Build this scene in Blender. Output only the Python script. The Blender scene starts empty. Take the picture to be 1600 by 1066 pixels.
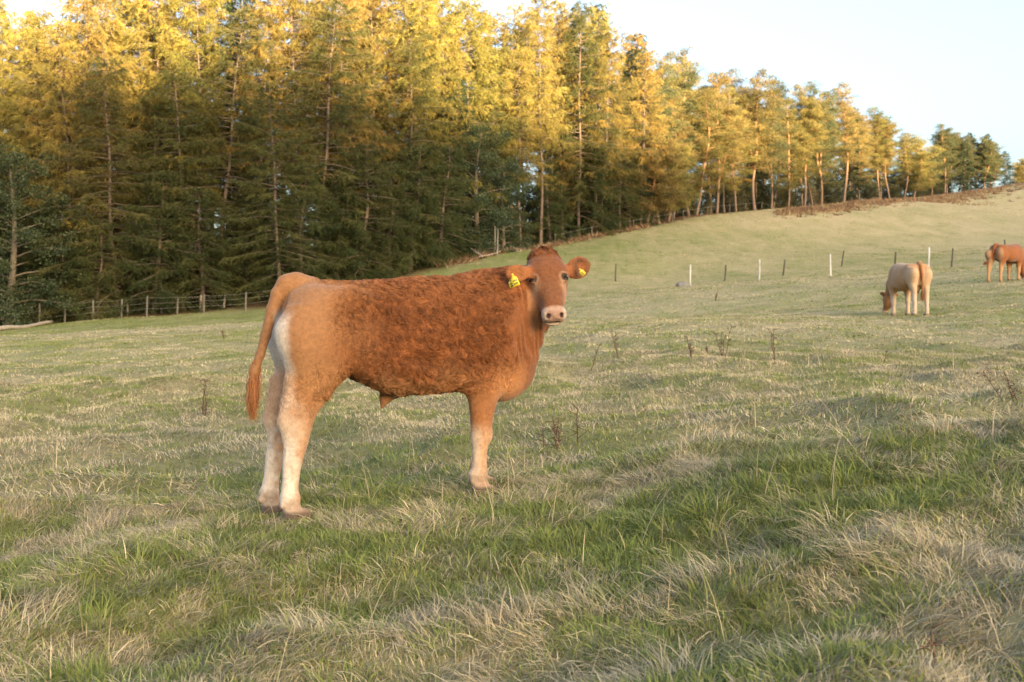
import bpy, math, random
import numpy as np
from mathutils import Vector, Matrix

random.seed(7)
RNG = np.random.default_rng(7)
SC = bpy.context.scene
COL = SC.collection

# ------------------------------------------------------------------ camera, sky, sun, exposure
F_PX, HZ, CAMZ = 1556.0, 465.0, 1.1          # focal length in photo pixels, horizon row, eye height


def at(u, v, d):
    """photo pixel + metres of depth -> world point (camera stands at the origin, looks along +Y)"""
    return np.array([(u - 800.0) / F_PX * d, d, CAMZ - (v - HZ) / F_PX * d])


cam_d = bpy.data.cameras.new('camera')
cam = bpy.data.objects.new('camera', cam_d)
COL.objects.link(cam)
cam.location = (0, 0, CAMZ)
cam.rotation_euler = (math.radians(90), 0, 0)
cam_d.sensor_width = 36.0
cam_d.lens = 36.0 * F_PX / 1600.0
cam_d.shift_y = -(533.0 - HZ) / 1600.0
cam_d.clip_start = 0.05
cam_d.clip_end = 3000
cam_d.dof.use_dof = True
cam_d.dof.focus_distance = 5.0
cam_d.dof.aperture_fstop = 5.0
SC.camera = cam

SUN_EL = 6.0                                  # degrees above the horizon
SUN_DIR = np.array([0.52, -0.854])            # towards the sun, on the ground plane (behind the camera, to its right)
SUN_DIR /= np.linalg.norm(SUN_DIR)
world = bpy.data.worlds.new('World')
SC.world = world
world.use_nodes = True
wn = world.node_tree
for n in list(wn.nodes):
    wn.nodes.remove(n)
sky = wn.nodes.new('ShaderNodeTexSky')
sky.sky_type = 'NISHITA'
sky.sun_disc = False
sky.sun_elevation = math.radians(SUN_EL)
sky.sun_rotation = math.atan2(SUN_DIR[0], SUN_DIR[1])
sky.altitude = 250
sky.air_density = 0.72
sky.dust_density = 7.8
sky.ozone_density = 0.95
bg = wn.nodes.new('ShaderNodeBackground')
bg.inputs['Strength'].default_value = 0.15
wo = wn.nodes.new('ShaderNodeOutputWorld')
wn.links.new(sky.outputs[0], bg.inputs[0])
wn.links.new(bg.outputs[0], wo.inputs[0])

sun_d = bpy.data.lights.new('sun', 'SUN')
sun_d.energy = 4.7
sun_d.angle = math.radians(0.55)
sun_d.color = (1.0, 0.75, 0.42)
sun = bpy.data.objects.new('sun', sun_d)
COL.objects.link(sun)
_e = math.radians(SUN_EL)
_to = Vector((SUN_DIR[0] * math.cos(_e), SUN_DIR[1] * math.cos(_e), math.sin(_e)))
sun.rotation_euler = _to.to_track_quat('Z', 'Y').to_euler()
sun.location = (30, -40, 60)

SC.view_settings.view_transform = 'Standard'
SC.view_settings.look = 'None'
SC.view_settings.gamma = 1.0
SC.view_settings.use_curve_mapping = False
SC.view_settings.exposure = 3.02
SC.render.engine = 'CYCLES'
SC.cycles.use_denoising = True
SC.cycles.denoising_input_passes = 'RGB_ALBEDO_NORMAL'
SC.cycles.max_bounces = 4
SC.cycles.diffuse_bounces = 2
SC.cycles.glossy_bounces = 2
SC.cycles.transmission_bounces = 2
SC.cycles.sample_clamp_indirect = 6.0
SC.cycles.use_light_tree = False
SC.cycles.use_adaptive_sampling = True
SC.cycles.adaptive_threshold = 0.01
SC.cycles_curves.shape = 'RIBBONS'


# ------------------------------------------------------------------ small helpers
def smooth(a, b, x):
    t = np.clip((np.asarray(x, float) - a) / (b - a), 0, 1)
    return t * t * (3 - 2 * t)


def _hash(i, j, k, seed):
    h = (i.astype(np.int64) * 374761393 + j.astype(np.int64) * 668265263 + k.astype(np.int64) * 2147483647 + seed * 1274126177) & 0xFFFFFFFF
    h = ((h ^ (h >> 13)) * 1274126177) & 0xFFFFFFFF
    h = ((h ^ (h >> 16)) * 2246822519) & 0xFFFFFFFF
    return ((h ^ (h >> 13)) & 0xFFFFFF) / float(0xFFFFFF)


def noise3(p, seed=0):
    """value noise in -1..1 at points p (N,3)"""
    p = np.asarray(p, float)
    f = np.floor(p)
    t = p - f
    t = t * t * (3 - 2 * t)
    i, j, k = f[:, 0], f[:, 1], f[:, 2]
    r = 0.0
    for a in (0, 1):
        wa = t[:, 0] if a else 1 - t[:, 0]
        for b in (0, 1):
            wb = t[:, 1] if b else 1 - t[:, 1]
            for c in (0, 1):
                wc = t[:, 2] if c else 1 - t[:, 2]
                r = r + wa * wb * wc * _hash(i + a, j + b, k + c, seed)
    return r * 2 - 1


def noise2(x, y, s, seed=0):
    x = np.asarray(x, float).ravel()
    y = np.asarray(y, float).ravel()
    return noise3(np.stack([x / s, y / s, np.full_like(x, 0.37)], 1), seed)


def mesh_from(name, verts, faces, mats=(), cols=None, smooth_shade=False, mat_idx=None, attrs=None, cname='col'):
    """faces: (M,3) or (M,4) int array, or a list of such arrays"""
    if not isinstance(faces, (list, tuple)):
        faces = [faces]
    faces = [np.asarray(f, np.int32) for f in faces if len(f)]
    me = bpy.data.meshes.new(name)
    verts = np.asarray(verts, np.float32)
    me.vertices.add(len(verts))
    me.vertices.foreach_set('co', verts.ravel())
    loops = np.concatenate([f.ravel() for f in faces])
    sizes = np.concatenate([np.full(len(f), f.shape[1], np.int32) for f in faces])
    starts = np.concatenate([[0], np.cumsum(sizes)[:-1]]).astype(np.int32)
    me.loops.add(len(loops))
    me.loops.foreach_set('vertex_index', loops)
    me.polygons.add(len(sizes))
    me.polygons.foreach_set('loop_start', starts)
    if mat_idx is not None:
        me.polygons.foreach_set('material_index', np.asarray(mat_idx, np.int32))
    me.update(calc_edges=True)
    if smooth_shade:
        me.polygons.foreach_set('use_smooth', np.ones(len(sizes), bool))
    for m in mats:
        me.materials.append(m)
    if cols is not None:
        a = me.attributes.new(cname, 'FLOAT_COLOR', 'POINT')
        c = np.ones((len(verts), 4), np.float32)
        c[:, :3] = cols
        a.data.foreach_set('color', c.ravel())
    for k, v in (attrs or {}).items():
        a = me.attributes.new(k, 'FLOAT', 'POINT')
        a.data.foreach_set('value', np.asarray(v, np.float32))
    return me


def obj(name, me, parent=None, loc=None):
    o = bpy.data.objects.new(name, me)
    COL.objects.link(o)
    if parent is not None:
        o.parent = parent
    if loc is not None:
        o.location = loc
    return o


def tag(o, label, cat, group=None):
    o['label'] = label
    o['category'] = cat
    if group:
        o['group'] = group
    return o


def empty(name, loc, rz=0.0):
    o = bpy.data.objects.new(name, None)
    COL.objects.link(o)
    o.location = loc
    o.rotation_euler = (0, 0, rz)
    return o


class MB:
    """collects tubes and loose faces into one mesh"""

    def __init__(self):
        self.v, self.q, self.t, self.c, self.n = [], [], [], [], 0

    def tube(self, pts, rad, sides=6, col=(0.5, 0.5, 0.5), cap=True, twist=0.0, jitter=0.0, seed=0):
        pts = np.asarray(pts, float)
        rad = np.broadcast_to(np.asarray(rad, float), (len(pts),))
        tan = np.gradient(pts, axis=0)
        tan /= np.linalg.norm(tan, axis=1)[:, None] + 1e-9
        ref = np.array([0, 0, 1.0]) if abs(tan[0, 2]) < 0.9 else np.array([1.0, 0, 0])
        a = np.cross(tan, ref)
        a /= np.linalg.norm(a, axis=1)[:, None] + 1e-9
        b = np.cross(tan, a)
        ang = np.linspace(0, 2 * math.pi, sides, endpoint=False) + twist
        r = rad[:, None, None]
        if jitter:
            r = r * (1 + jitter * np.random.default_rng(seed).uniform(-1, 1, (len(pts), sides, 1)))
        ring = pts[:, None] + r * (np.cos(ang)[None, :, None] * a[:, None] + np.sin(ang)[None, :, None] * b[:, None])
        k = len(pts)
        v = ring.reshape(-1, 3)
        i = np.arange(k - 1)[:, None] * sides
        j = np.arange(sides)[None]
        j2 = (j + 1) % sides
        q = np.stack([i + j, i + j2, i + sides + j2, i + sides + j], -1).reshape(-1, 4) + self.n
        self.q.append(q)
        c = np.asarray(col, float)
        c = np.broadcast_to(c, (k, 3)) if c.ndim == 1 else c
        c = np.repeat(c, sides, 0)
        nv = len(v)
        if cap:
            v = np.concatenate([v, pts[:1], pts[-1:]])
            c = np.concatenate([c, c[:1], c[-1:]])
            jj, jj2 = np.arange(sides), (np.arange(sides) + 1) % sides
            self.t.append(np.stack([jj2, jj, np.full(sides, nv)], 1) + self.n)
            e = (k - 1) * sides
            self.t.append(np.stack([e + jj, e + jj2, np.full(sides, nv + 1)], 1) + self.n)
        self.v.append(v)
        self.c.append(c)
        self.n += len(v)

    def tris(self, v, t, c):
        self.v.append(v)
        self.t.append(np.asarray(t) + self.n)
        self.c.append(np.broadcast_to(c, (len(v), 3)))
        self.n += len(v)

    def mesh(self, name, mat, smooth_shade=True):
        f = []
        if self.q:
            f.append(np.concatenate(self.q))
        if self.t:
            f.append(np.concatenate(self.t))
        return mesh_from(name, np.concatenate(self.v), f, [mat], np.concatenate(self.c), smooth_shade)


# ------------------------------------------------------------------ materials
class NT:
    def __init__(self, name):
        self.m = bpy.data.materials.new(name)
        self.m.use_nodes = True
        self.t = self.m.node_tree
        for n in list(self.t.nodes):
            self.t.nodes.remove(n)
        self.out = self.n('ShaderNodeOutputMaterial')

    def n(self, kind, **kw):
        x = self.t.nodes.new(kind)
        for k, v in kw.items():
            if k in x.inputs:
                x.inputs[k].default_value = v
            else:
                setattr(x, k, v)
        return x

    def l(self, a, b):
        self.t.links.new(a, b)

    def mix(self, fac, a, b, blend='MIX'):
        x = self.n('ShaderNodeMix', data_type='RGBA', blend_type=blend)
        for sock, val in ((x.inputs[0], fac), (x.inputs[6], a), (x.inputs[7], b)):
            if hasattr(val, 'is_output'):
                self.l(val, sock)
            else:
                sock.default_value = val if not isinstance(val, tuple) else (*val, 1.0)[:4]
        return x.outputs[2]

    def math(self, op, a, b=0.0):
        x = self.n('ShaderNodeMath', operation=op)
        for sock, val in ((x.inputs[0], a), (x.inputs[1], b)):
            if hasattr(val, 'is_output'):
                self.l(val, sock)
            else:
                sock.default_value = val
        return x.outputs[0]

    def noise(self, scale, detail=4.0, rough=0.6, coord='Object'):
        tc = self.n('ShaderNodeTexCoord')
        x = self.n('ShaderNodeTexNoise')
        x.inputs['Scale'].default_value = scale
        x.inputs['Detail'].default_value = detail
        x.inputs['Roughness'].default_value = rough
        self.l(tc.outputs[coord], x.inputs['Vector'])
        return x.outputs[0]


def mat_attr(name, attr='col', rough=0.85, spec=0.2, noise_scale=0.0, noise_amt=0.3, bump=0.0, coat=0.0, objvar=0.0, transl=0.0):
    """colour comes from the mesh attribute, broken up by noise"""
    k = NT(name)
    a = k.n('ShaderNodeAttribute', attribute_name=attr)
    c = a.outputs['Color']
    b = k.n('ShaderNodeBsdfPrincipled')
    b.inputs['Roughness'].default_value = rough
    b.inputs['Specular IOR Level'].default_value = spec
    if noise_scale:
        nz = k.noise(noise_scale)
        mr = k.n('ShaderNodeMapRange')
        mr.inputs[1].default_value, mr.inputs[2].default_value = 0.25, 0.75
        mr.inputs[3].default_value, mr.inputs[4].default_value = 1 - noise_amt, 1 + noise_amt
        k.l(nz, mr.inputs[0])
        c = k.mix(1.0, c, mr.outputs[0], 'MULTIPLY')
        if bump:
            bp = k.n('ShaderNodeBump')
            bp.inputs['Strength'].default_value = bump
            bp.inputs['Distance'].default_value = 0.02
            k.l(nz, bp.inputs['Height'])
            k.l(bp.outputs[0], b.inputs['Normal'])
    if objvar:
        oi = k.n('ShaderNodeObjectInfo')
        hs = k.n('ShaderNodeHueSaturation')
        k.l(c, hs.inputs['Color'])
        k.l(k.math('ADD', k.math('MULTIPLY', oi.outputs['Random'], objvar), 1 - objvar / 2), hs.inputs['Value'])
        hue = k.math('MULTIPLY', k.math('FRACT', k.math('MULTIPLY', oi.outputs['Random'], 7.31)), 0.036)
        k.l(k.math('ADD', hue, 0.486), hs.inputs['Hue'])
        c = hs.outputs[0]
    k.l(c, b.inputs['Base Color'])
    sh = b.outputs[0]
    if transl:
        tr = k.n('ShaderNodeBsdfTranslucent')
        k.l(c, tr.inputs['Color'])
        mx = k.n('ShaderNodeMixShader')
        mx.inputs[0].default_value = transl
        k.l(b.outputs[0], mx.inputs[1])
        k.l(tr.outputs[0], mx.inputs[2])
        sh = mx.outputs[0]
    k.l(sh, k.out.inputs['Surface'])
    return k.m


M_BARK = mat_attr('bark', noise_scale=9, noise_amt=0.45, bump=0.6)
M_NEEDLE = mat_attr('needles', rough=0.7, spec=0.15, objvar=0.35, transl=0.35)
M_LEAF = mat_attr('leaves', rough=0.5, spec=0.35, objvar=0.25, transl=0.3)
M_WOOD = mat_attr('weathered_wood', noise_scale=25, noise_amt=0.35, bump=0.4)
M_WIRE = mat_attr('wire', rough=0.5, spec=0.5)
M_STALK = mat_attr('dead_stalk', noise_scale=60, noise_amt=0.4)
M_STONE = mat_attr('stone', noise_scale=8, noise_amt=0.4, bump=0.8)

# ------------------------------------------------------------------ terrain
CP_IMG = [(50, 1066, 2.85), (400, 1066, 2.83), (800, 1066, 2.75), (1200, 1066, 2.55), (1550, 1066, 2.35),
          (100, 815, 4.9), (460, 816, 4.73), (424, 813, 4.94), (754, 773, 5.1), (620, 790, 4.95),
          (1000, 760, 5.0), (1300, 700, 5.0), (1500, 660, 5.4), (1700, 640, 5.6),
          (1300, 622, 8), (1500, 590, 10), (1000, 640, 8.5), (800, 690, 7.2), (200, 680, 8.3), (-100, 690, 8), (50, 600, 13.5),
          (50, 540, 28), (300, 520, 32), (400, 560, 18), (600, 520, 28), (950, 520, 20), (950, 470, 40),
          (1200, 560, 13), (1200, 490, 28), (1420, 490, 24), (1570, 443, 32), (1600, 500, 20),
          (13, 514, 60), (145, 503, 60), (300, 490, 60), (384, 486, 60), (480, 470, 63), (600, 440, 67), (740, 405, 74),
          (845, 388, 86), (930, 370, 91), (1030, 350, 100), (1100, 337, 109), (1200, 328, 124), (1315, 318, 142),
          (1400, 311, 165), (1500, 304, 190), (1600, 297, 222),
          (962, 446, 58), (1079, 445, 54), (1186, 439, 54), (1296, 431, 52), (1487, 418, 53),
          (1000, 400, 70), (1200, 385, 80), (1300, 365, 95), (1450, 345, 110), (1550, 320, 150), (1550, 398, 62)]
CP_W = [(30, 10, 2.2), (60, 30, 6), (100, 60, 12), (40, -20, 1.5), (0, -10, -.3), (-30, -10, -1.2), (-40, 30, -1.5),
        (-80, 60, -4), (-30, 72, -.6), (-60, 120, -3), (200, 120, 24), (180, 250, 29), (250, 400, 30), (100, 400, 13),
        (0, 300, -2), (-150, 300, -10), (-200, 0, -12), (200, 0, 18), (0, 120, 5.5), (30, 155, 9), (60, 195, 13.5),
        (110, 270, 20), (-250, -300, -5), (250, -300, 20), (0, -200, 0), (-10, 95, 2.2)]
_cp = np.array([at(*c) for c in CP_IMG] + [np.array(c, float) for c in CP_W])
_cc = np.clip(0.25 * np.linalg.norm(_cp[:, :2], axis=1), 0.6, 25)


def _phi(x, y, t=np.float64):
    x, y, c, r = np.asarray(x, t), np.asarray(y, t), _cp.astype(t), _cc.astype(t)
    return np.sqrt((x[:, None] - c[None, :, 0]) ** 2 + (y[:, None] - c[None, :, 1]) ** 2 + r[None] ** 2)


_n = len(_cp)
_A = np.zeros((_n + 3, _n + 3))
_A[:_n, :_n] = _phi(_cp[:, 0], _cp[:, 1]) + np.eye(_n) * -0.02
_A[:_n, _n:] = np.stack([np.ones(_n), _cp[:, 0], _cp[:, 1]], 1)
_A[_n:, :_n] = _A[:_n, _n:].T
_W = np.linalg.solve(_A, np.concatenate([_cp[:, 2], np.zeros(3)]))

RIDGE_X = [-720, 0, 322, 361, 392, 475, 720]
RIDGE_H = [53, 71, 84.2, 86.5, 91, 105, 138]


def ground(x, y):
    """height of the land; behind the camera it climbs to the ridge that keeps the field in shade"""
    shp = np.shape(x)
    x = np.asarray(x, float).ravel()
    y = np.asarray(y, float).ravel()
    z = np.empty(len(x))
    for s in range(0, len(x), 40000):
        e = slice(s, s + 40000)
        z[e] = _phi(x[e], y[e]) @ _W[:_n] + _W[_n] + _W[_n + 1] * x[e] + _W[_n + 2] * y[e]
    d = np.hypot(x, y)
    near = 1 - smooth(12, 40, d)
    z += near * (0.085 * noise2(x, y, 0.40, 3) + 0.095 * noise2(x, y, 1.1, 4)) * (0.12 + 0.88 * smooth(0.7, 1.6, np.hypot(x + .6, y - 5.0)))
    z += smooth(5, 10, d) * (1 - smooth(60, 110, d)) * (0.05 * noise2(x, y, 1.7, 6) + 0.03 * noise2(x, y, 0.8, 7))
    z += smooth(6, 30, d) * 0.12 * noise2(x, y, 5.0, 5) * (1 - smooth(150, 250, d))
    r = smooth(-190, -500, y)
    z = z * (1 - r) + np.interp(x, RIDGE_X, RIDGE_H) * r
    return z.reshape(shp) if shp else float(z[0])


def gpt(u, d):
    x = (u - 800.0) / F_PX * d
    return np.array([x, d, ground(x, d)])


# the edge of the wood, as photo column -> depth
TL_U = [-500, 0, 300, 480, 600, 740, 845, 930, 1030, 1100, 1200, 1315, 1400, 1500, 1600, 1700]
TL_D = [61, 61, 62, 64, 68, 75, 86, 91, 100, 109, 124, 142, 165, 190, 222, 262]


def dryness(x, y):
    """0 = lush green, 1 = dry straw"""
    x = np.asarray(x, float)
    y = np.asarray(y, float)
    d = np.hypot(x, y)
    n = 0.45 * noise2(x, y, 0.32, 10) + 0.50 * noise2(x, y * 0.8, 0.8, 11) + 0.35 * noise2(x, y * 0.7, 2.6, 12) + 0.30 * noise2(x * 0.7, y, 9.0, 13)
    v = 0.53 + 0.46 * n
    u = 800 + F_PX * x / np.maximum(y, 0.5)
    tl = np.interp(u, TL_U, TL_D)
    v += 0.08 * smooth(8, 25, d)
    v -= 0.30 * smooth(0.60, 0.86, y / tl) * (1 - smooth(900, 1200, u))         # greener strip along the wood
    v += 0.28 * smooth(1000, 1250, u) * smooth(70, 130, y)                      # bleached grass on the brow
    v -= 0.18 * np.exp(-((x + 1.0) ** 2 + ((y - 6.3) / 0.8) ** 2) / 1.6)        # lush patches beside the calf
    return np.clip(v, 0, 1)


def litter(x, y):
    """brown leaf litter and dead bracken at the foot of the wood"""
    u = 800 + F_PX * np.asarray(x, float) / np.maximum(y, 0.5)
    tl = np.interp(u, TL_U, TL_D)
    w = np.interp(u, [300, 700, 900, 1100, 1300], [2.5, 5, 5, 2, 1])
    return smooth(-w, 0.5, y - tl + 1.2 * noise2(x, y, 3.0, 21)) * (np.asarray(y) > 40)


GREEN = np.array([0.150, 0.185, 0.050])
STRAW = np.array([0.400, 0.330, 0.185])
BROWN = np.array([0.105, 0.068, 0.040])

NG = 420
_uu = np.linspace(-1, 1, NG)
gx = 720 * np.sinh(6.6 * _uu) / math.sinh(6.6)
_a0 = math.asinh((-640 - 5) / (720 / math.sinh(6.6)))
_a1 = math.asinh((470 - 5) / (720 / math.sinh(6.6)))
gy = 5 + 720 / math.sinh(6.6) * np.sinh(np.linspace(_a0, _a1, NG))
GX, GY = np.meshgrid(gx, gy)
GZ = ground(GX, GY)
gv = np.stack([GX.ravel(), GY.ravel(), GZ.ravel()], 1)
_i = (np.arange(NG - 1)[:, None] * NG + np.arange(NG - 1)[None]).ravel()
gq = np.stack([_i, _i + 1, _i + NG + 1, _i + NG], 1)
dr = dryness(gv[:, 0], gv[:, 1])[:, None]
li = litter(gv[:, 0], gv[:, 1])[:, None]
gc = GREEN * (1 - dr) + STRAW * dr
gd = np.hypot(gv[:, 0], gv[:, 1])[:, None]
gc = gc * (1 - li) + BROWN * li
soil = (1 - smooth(8, 22, gd))
gc = gc * (1 - soil * 0.35) + np.array([0.13, 0.105, 0.06]) * soil * 0.35

k = NT('field_ground')
a_ = k.n('ShaderNodeAttribute', attribute_name='col')
n1 = k.noise(1.6, 6, 0.65)
n2 = k.noise(14.0, 5, 0.7)
m1 = k.n('ShaderNodeMapRange')
for i_, v_ in zip((1, 2, 3, 4), (0.3, 0.7, 0.72, 1.25)):
    m1.inputs[i_].default_value = v_
k.l(n2, m1.inputs[0])
m2 = k.n('ShaderNodeMapRange')
for i_, v_ in zip((1, 2, 3, 4), (0.3, 0.7, 0.85, 1.15)):
    m2.inputs[i_].default_value = v_
k.l(n1, m2.inputs[0])
c_ = k.mix(1.0, k.mix(1.0, a_.outputs['Color'], m1.outputs[0], 'MULTIPLY'), m2.outputs[0], 'MULTIPLY')
b_ = k.n('ShaderNodeBsdfPrincipled')
b_.inputs['Roughness'].default_value = 0.95
b_.inputs['Specular IOR Level'].default_value = 0.05
bp_ = k.n('ShaderNodeBump')
bp_.inputs['Strength'].default_value = 0.7
bp_.inputs['Distance'].default_value = 0.08
k.l(n2, bp_.inputs['Height'])
k.l(bp_.outputs[0], b_.inputs['Normal'])
k.l(c_, b_.inputs['Base Color'])
k.l(b_.outputs[0], k.out.inputs['Surface'])
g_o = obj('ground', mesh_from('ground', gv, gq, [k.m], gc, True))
g_o['kind'] = 'structure'
g_o['label'] = 'sloping pasture rising to the right towards the wood'


# ------------------------------------------------------------------ trees: meshes
def unit(v):
    return v / (np.linalg.norm(v, axis=-1, keepdims=True) + 1e-9)


def blades(root, direc, length, width, rng):
    """one thin triangle per needle spray; returns verts (3N,3) and tris"""
    n = len(root)
    side = unit(np.cross(direc, unit(rng.normal(size=(n, 3)))))
    w = (width * rng.uniform(0.6, 1.3, n))[:, None]
    v = np.stack([root - side * w / 2, root + side * w / 2, root + direc * length[:, None]], 1).reshape(-1, 3)
    return v, np.arange(3 * n).reshape(-1, 3)


def make_larch(seed, H=20.0, base=0.12, Lmax=4.0, dens=1.0, c0=(0.30, 0.22, 0.06), c1=(0.17, 0.17, 0.05), droop=1.0, spruce=False,
               bark=(0.12, 0.092, 0.072)):
    rng = np.random.default_rng(seed)
    tr = MB()
    n = 24
    t = np.linspace(0, 1, n)
    ph = rng.uniform(0, 6.28, 4)
    bend = rng.uniform(0.1, 0.45)
    px = bend * (np.sin(t * 3 + ph[0]) - math.sin(ph[0])) + 0.06 * np.sin(t * 14 + ph[1])
    py = bend * (np.sin(t * 2.6 + ph[2]) - math.sin(ph[2])) + 0.06 * np.sin(t * 12 + ph[3])
    axis = np.stack([px, py, t * H - 0.3], 1)
    rad = 0.145 * (1 - t) ** 0.8 + 0.008 + 0.10 * np.exp(-t * 40)
    tr.tube(axis, rad, 9, bark, jitter=0.06, seed=seed)
    V, C, T, nv = [], [], [], 0
    c0, c1 = np.array(c0), np.array(c1)
    nb = int(125 * dens)
    for b in range(nb):
        s = base + (1 - base) * ((b + rng.uniform(0, 1)) / nb) ** 0.92
        s = min(s, 0.992)
        p0 = np.array([np.interp(s, t, axis[:, 0]), np.interp(s, t, axis[:, 1]), np.interp(s, t, axis[:, 2])])
        rel = (s - base) / (1 - base)
        L = Lmax * (0.20 + 0.85 * (1 - rel) ** 0.55) * rng.uniform(0.4, 1.2)
        if rel < 0.12:
            L *= rng.uniform(0.6, 1.1)
        az = b * 2.399 + rng.uniform(-0.6, 0.6)
        h = np.array([math.cos(az), math.sin(az), 0])
        side = np.array([-h[1], h[0], 0])
        u = np.linspace(0, 1, 7)
        up = (0.25 + 0.35 * rel) * rng.uniform(0.4, 1.2)
        dz = L * (up * u - droop * (0.75 - 0.35 * rel) * u ** 1.6 + 0.32 * u ** 3)
        wig = L * 0.08 * np.sin(u * 5 + rng.uniform(0, 6))
        path = p0 + h * (L * u)[:, None] + side * wig[:, None] + np.array([0, 0, 1.0]) * dz[:, None]
        r0 = 0.012 + 0.011 * L
        tr.tube(path, r0 * (1 - 0.88 * u), 4, np.array(bark) * 0.85, cap=False)
        nl = max(5, int(L * 15))
        q = rng.uniform(0.12, 1.0, nl) ** 0.8
        bp = np.stack([np.interp(q, u, path[:, i]) for i in range(3)], 1)
        lat = rng.choice([-1.0, 1.0], nl)
        ll = rng.uniform(0.35, 1.05, nl) * np.where(rng.uniform(0, 1, nl) < .12, 1.6, 1.0) * (0.55 + 0.45 * (1 - rel)) * (1.15 - 0.5 * q)
        d0 = unit(h * rng.uniform(0.3, 1.0, nl)[:, None] + side * (lat * rng.uniform(0.2, 1.0, nl))[:, None] + np.array([0, 0, 1.0]) * rng.uniform(-0.75, 0.10 if not spruce else -0.1, nl)[:, None])
        ns = 13
        w = (np.arange(ns) + 0.5) / ns
        sag = (ll[:, None] * (w ** 2)[None] * 0.45)[..., None] * np.array([0, 0, -1.0])
        pts = bp[:, None] + d0[:, None] * (ll[:, None] * w[None])[..., None] + sag
        pts = pts.reshape(-1, 3)
        dd = np.repeat(d0, ns, 0)
        dirs = unit(dd * 0.9 + rng.normal(size=dd.shape) * 0.5 + np.array([0, 0, -0.12]))
        ln = rng.uniform(0.14, 0.30, len(pts))
        v, tt = blades(pts, dirs, ln, np.full(len(pts), 0.030 if not spruce else 0.045), rng)
        V.append(v)
        T.append(tt + nv)
        nv += len(v)
        tint = np.clip(rng.uniform(0, 1) * 0.6 + 0.5 * rng.uniform(0, 1, nl), 0, 1)
        cc = c0 * tint[:, None] + c1 * (1 - tint[:, None])
        cc = np.repeat(cc, ns, 0) * rng.uniform(0.75, 1.2, len(pts))[:, None]
        C.append(np.repeat(cc, 3, 0))
    nm = 'spruce' if spruce else 'larch'
    return tr.mesh(nm + '_trunk', M_BARK), mesh_from(nm + '_crown', np.concatenate(V), np.concatenate(T), [M_NEEDLE], np.concatenate(C))


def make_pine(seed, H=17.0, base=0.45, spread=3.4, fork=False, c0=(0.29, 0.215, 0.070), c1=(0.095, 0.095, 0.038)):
    rng = np.random.default_rng(seed)
    tr = MB()
    V, C, T = [], [], []
    nv = 0
    c0, c1 = np.array(c0), np.array(c1)
    n = 22
    t = np.linspace(0, 1, n)
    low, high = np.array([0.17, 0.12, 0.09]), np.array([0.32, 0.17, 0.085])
    stems = []
    ph = rng.uniform(0, 6.28, 3)
    bend = rng.uniform(0.2, 0.7)
    ax = np.stack([bend * (np.sin(t * 4 + ph[0]) - math.sin(ph[0])) + 0.12 * np.sin(t * 13 + ph[1]), bend * (np.sin(t * 3.3 + ph[2]) - math.sin(ph[2])), t * H - 0.3], 1)
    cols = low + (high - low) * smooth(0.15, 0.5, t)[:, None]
    tr.tube(ax, 0.155 * (1 - t) ** 0.7 + 0.02 + 0.05 * np.exp(-t * 35), 9, cols, jitter=0.07, seed=seed)
    stems.append((ax, base))
    if fork:
        i0 = int(n * 0.28)
        az = rng.uniform(0, 6.28)
        m = n - i0
        w = np.linspace(0, 1, m)
        off = (1.7 * np.sin(w * 1.7))[:, None] * np.array([math.cos(az), math.sin(az), 0])
        ax2 = ax[i0:] + off - np.array([0, 0, 1.0]) * (w * 2.2)[:, None]
        tr.tube(ax2, 0.14 * (1 - w) ** 0.7 + 0.02, 8, high, jitter=0.07, seed=seed + 1)
        stems.append((ax2, 0.3))
    for ax_, b0 in stems:
        tt_ = np.linspace(0, 1, len(ax_))
        nb = 40
        for b in range(nb):
            s = b0 + (1 - b0) * (b + rng.uniform(0, 1)) / nb
            s = min(s, 0.98)
            rel = (s - b0) / (1 - b0)
            p0 = np.array([np.interp(s, tt_, ax_[:, i]) for i in range(3)])
            L = spread * (0.30 + 0.85 * math.sin(math.pi * min(0.98, 0.18 + 0.78 * rel)) ** 0.8) * rng.uniform(0.45, 1.1) * (1 - 0.35 * rel)
            az = b * 2.399 + rng.uniform(-0.5, 0.5)
            h = np.array([math.cos(az), math.sin(az), 0])
            side = np.array([-h[1], h[0], 0])
            u = np.linspace(0, 1, 6)
            path = p0 + h * (L * u)[:, None] + side * (L * 0.12 * np.sin(u * 5 + rng.uniform(0, 6)))[:, None]
            path[:, 2] += L * ((0.15 + 0.5 * rel) * u + rng.uniform(-0.25, 0.1) * u ** 2)
            tr.tube(path, (0.02 + 0.012 * L) * (1 - 0.85 * u), 4, high * 0.8, cap=False)
            npad = max(4, int(L * 4.6))
            q = rng.uniform(0.22, 1.05, npad)
            pc = np.stack([np.interp(q, u, path[:, i]) for i in range(3)], 1) + rng.normal(size=(npad, 3)) * np.array([0.34, 0.34, 0.16])
            for c in pc:
                m = 90
                rr = rng.uniform(0.38, 0.75)
                x = unit(rng.normal(size=(m, 3))) * (rng.uniform(0.1, 1, m) ** 0.5)[:, None] * rr * np.array([1, 1, 0.5])
                dirs = unit(unit(x) + np.array([0, 0, 0.55]) + rng.normal(size=(m, 3)) * 0.5)
                v, tt = blades(c + x, dirs, rng.uniform(0.12, 0.24, m), np.full(m, 0.05), rng)
                V.append(v)
                T.append(tt + nv)
                nv += len(v)
                tint = np.clip(rng.uniform(-.1, 1) + rng.normal(size=m) * 0.2, 0, 1)[:, None]
                C.append(np.repeat((c0 * tint + c1 * (1 - tint)) * rng.uniform(0.8, 1.15, m)[:, None], 3, 0))
    return tr.mesh('pine_trunk', M_BARK), mesh_from('pine_crown', np.concatenate(V), np.concatenate(T), [M_NEEDLE], np.concatenate(C))


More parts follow.
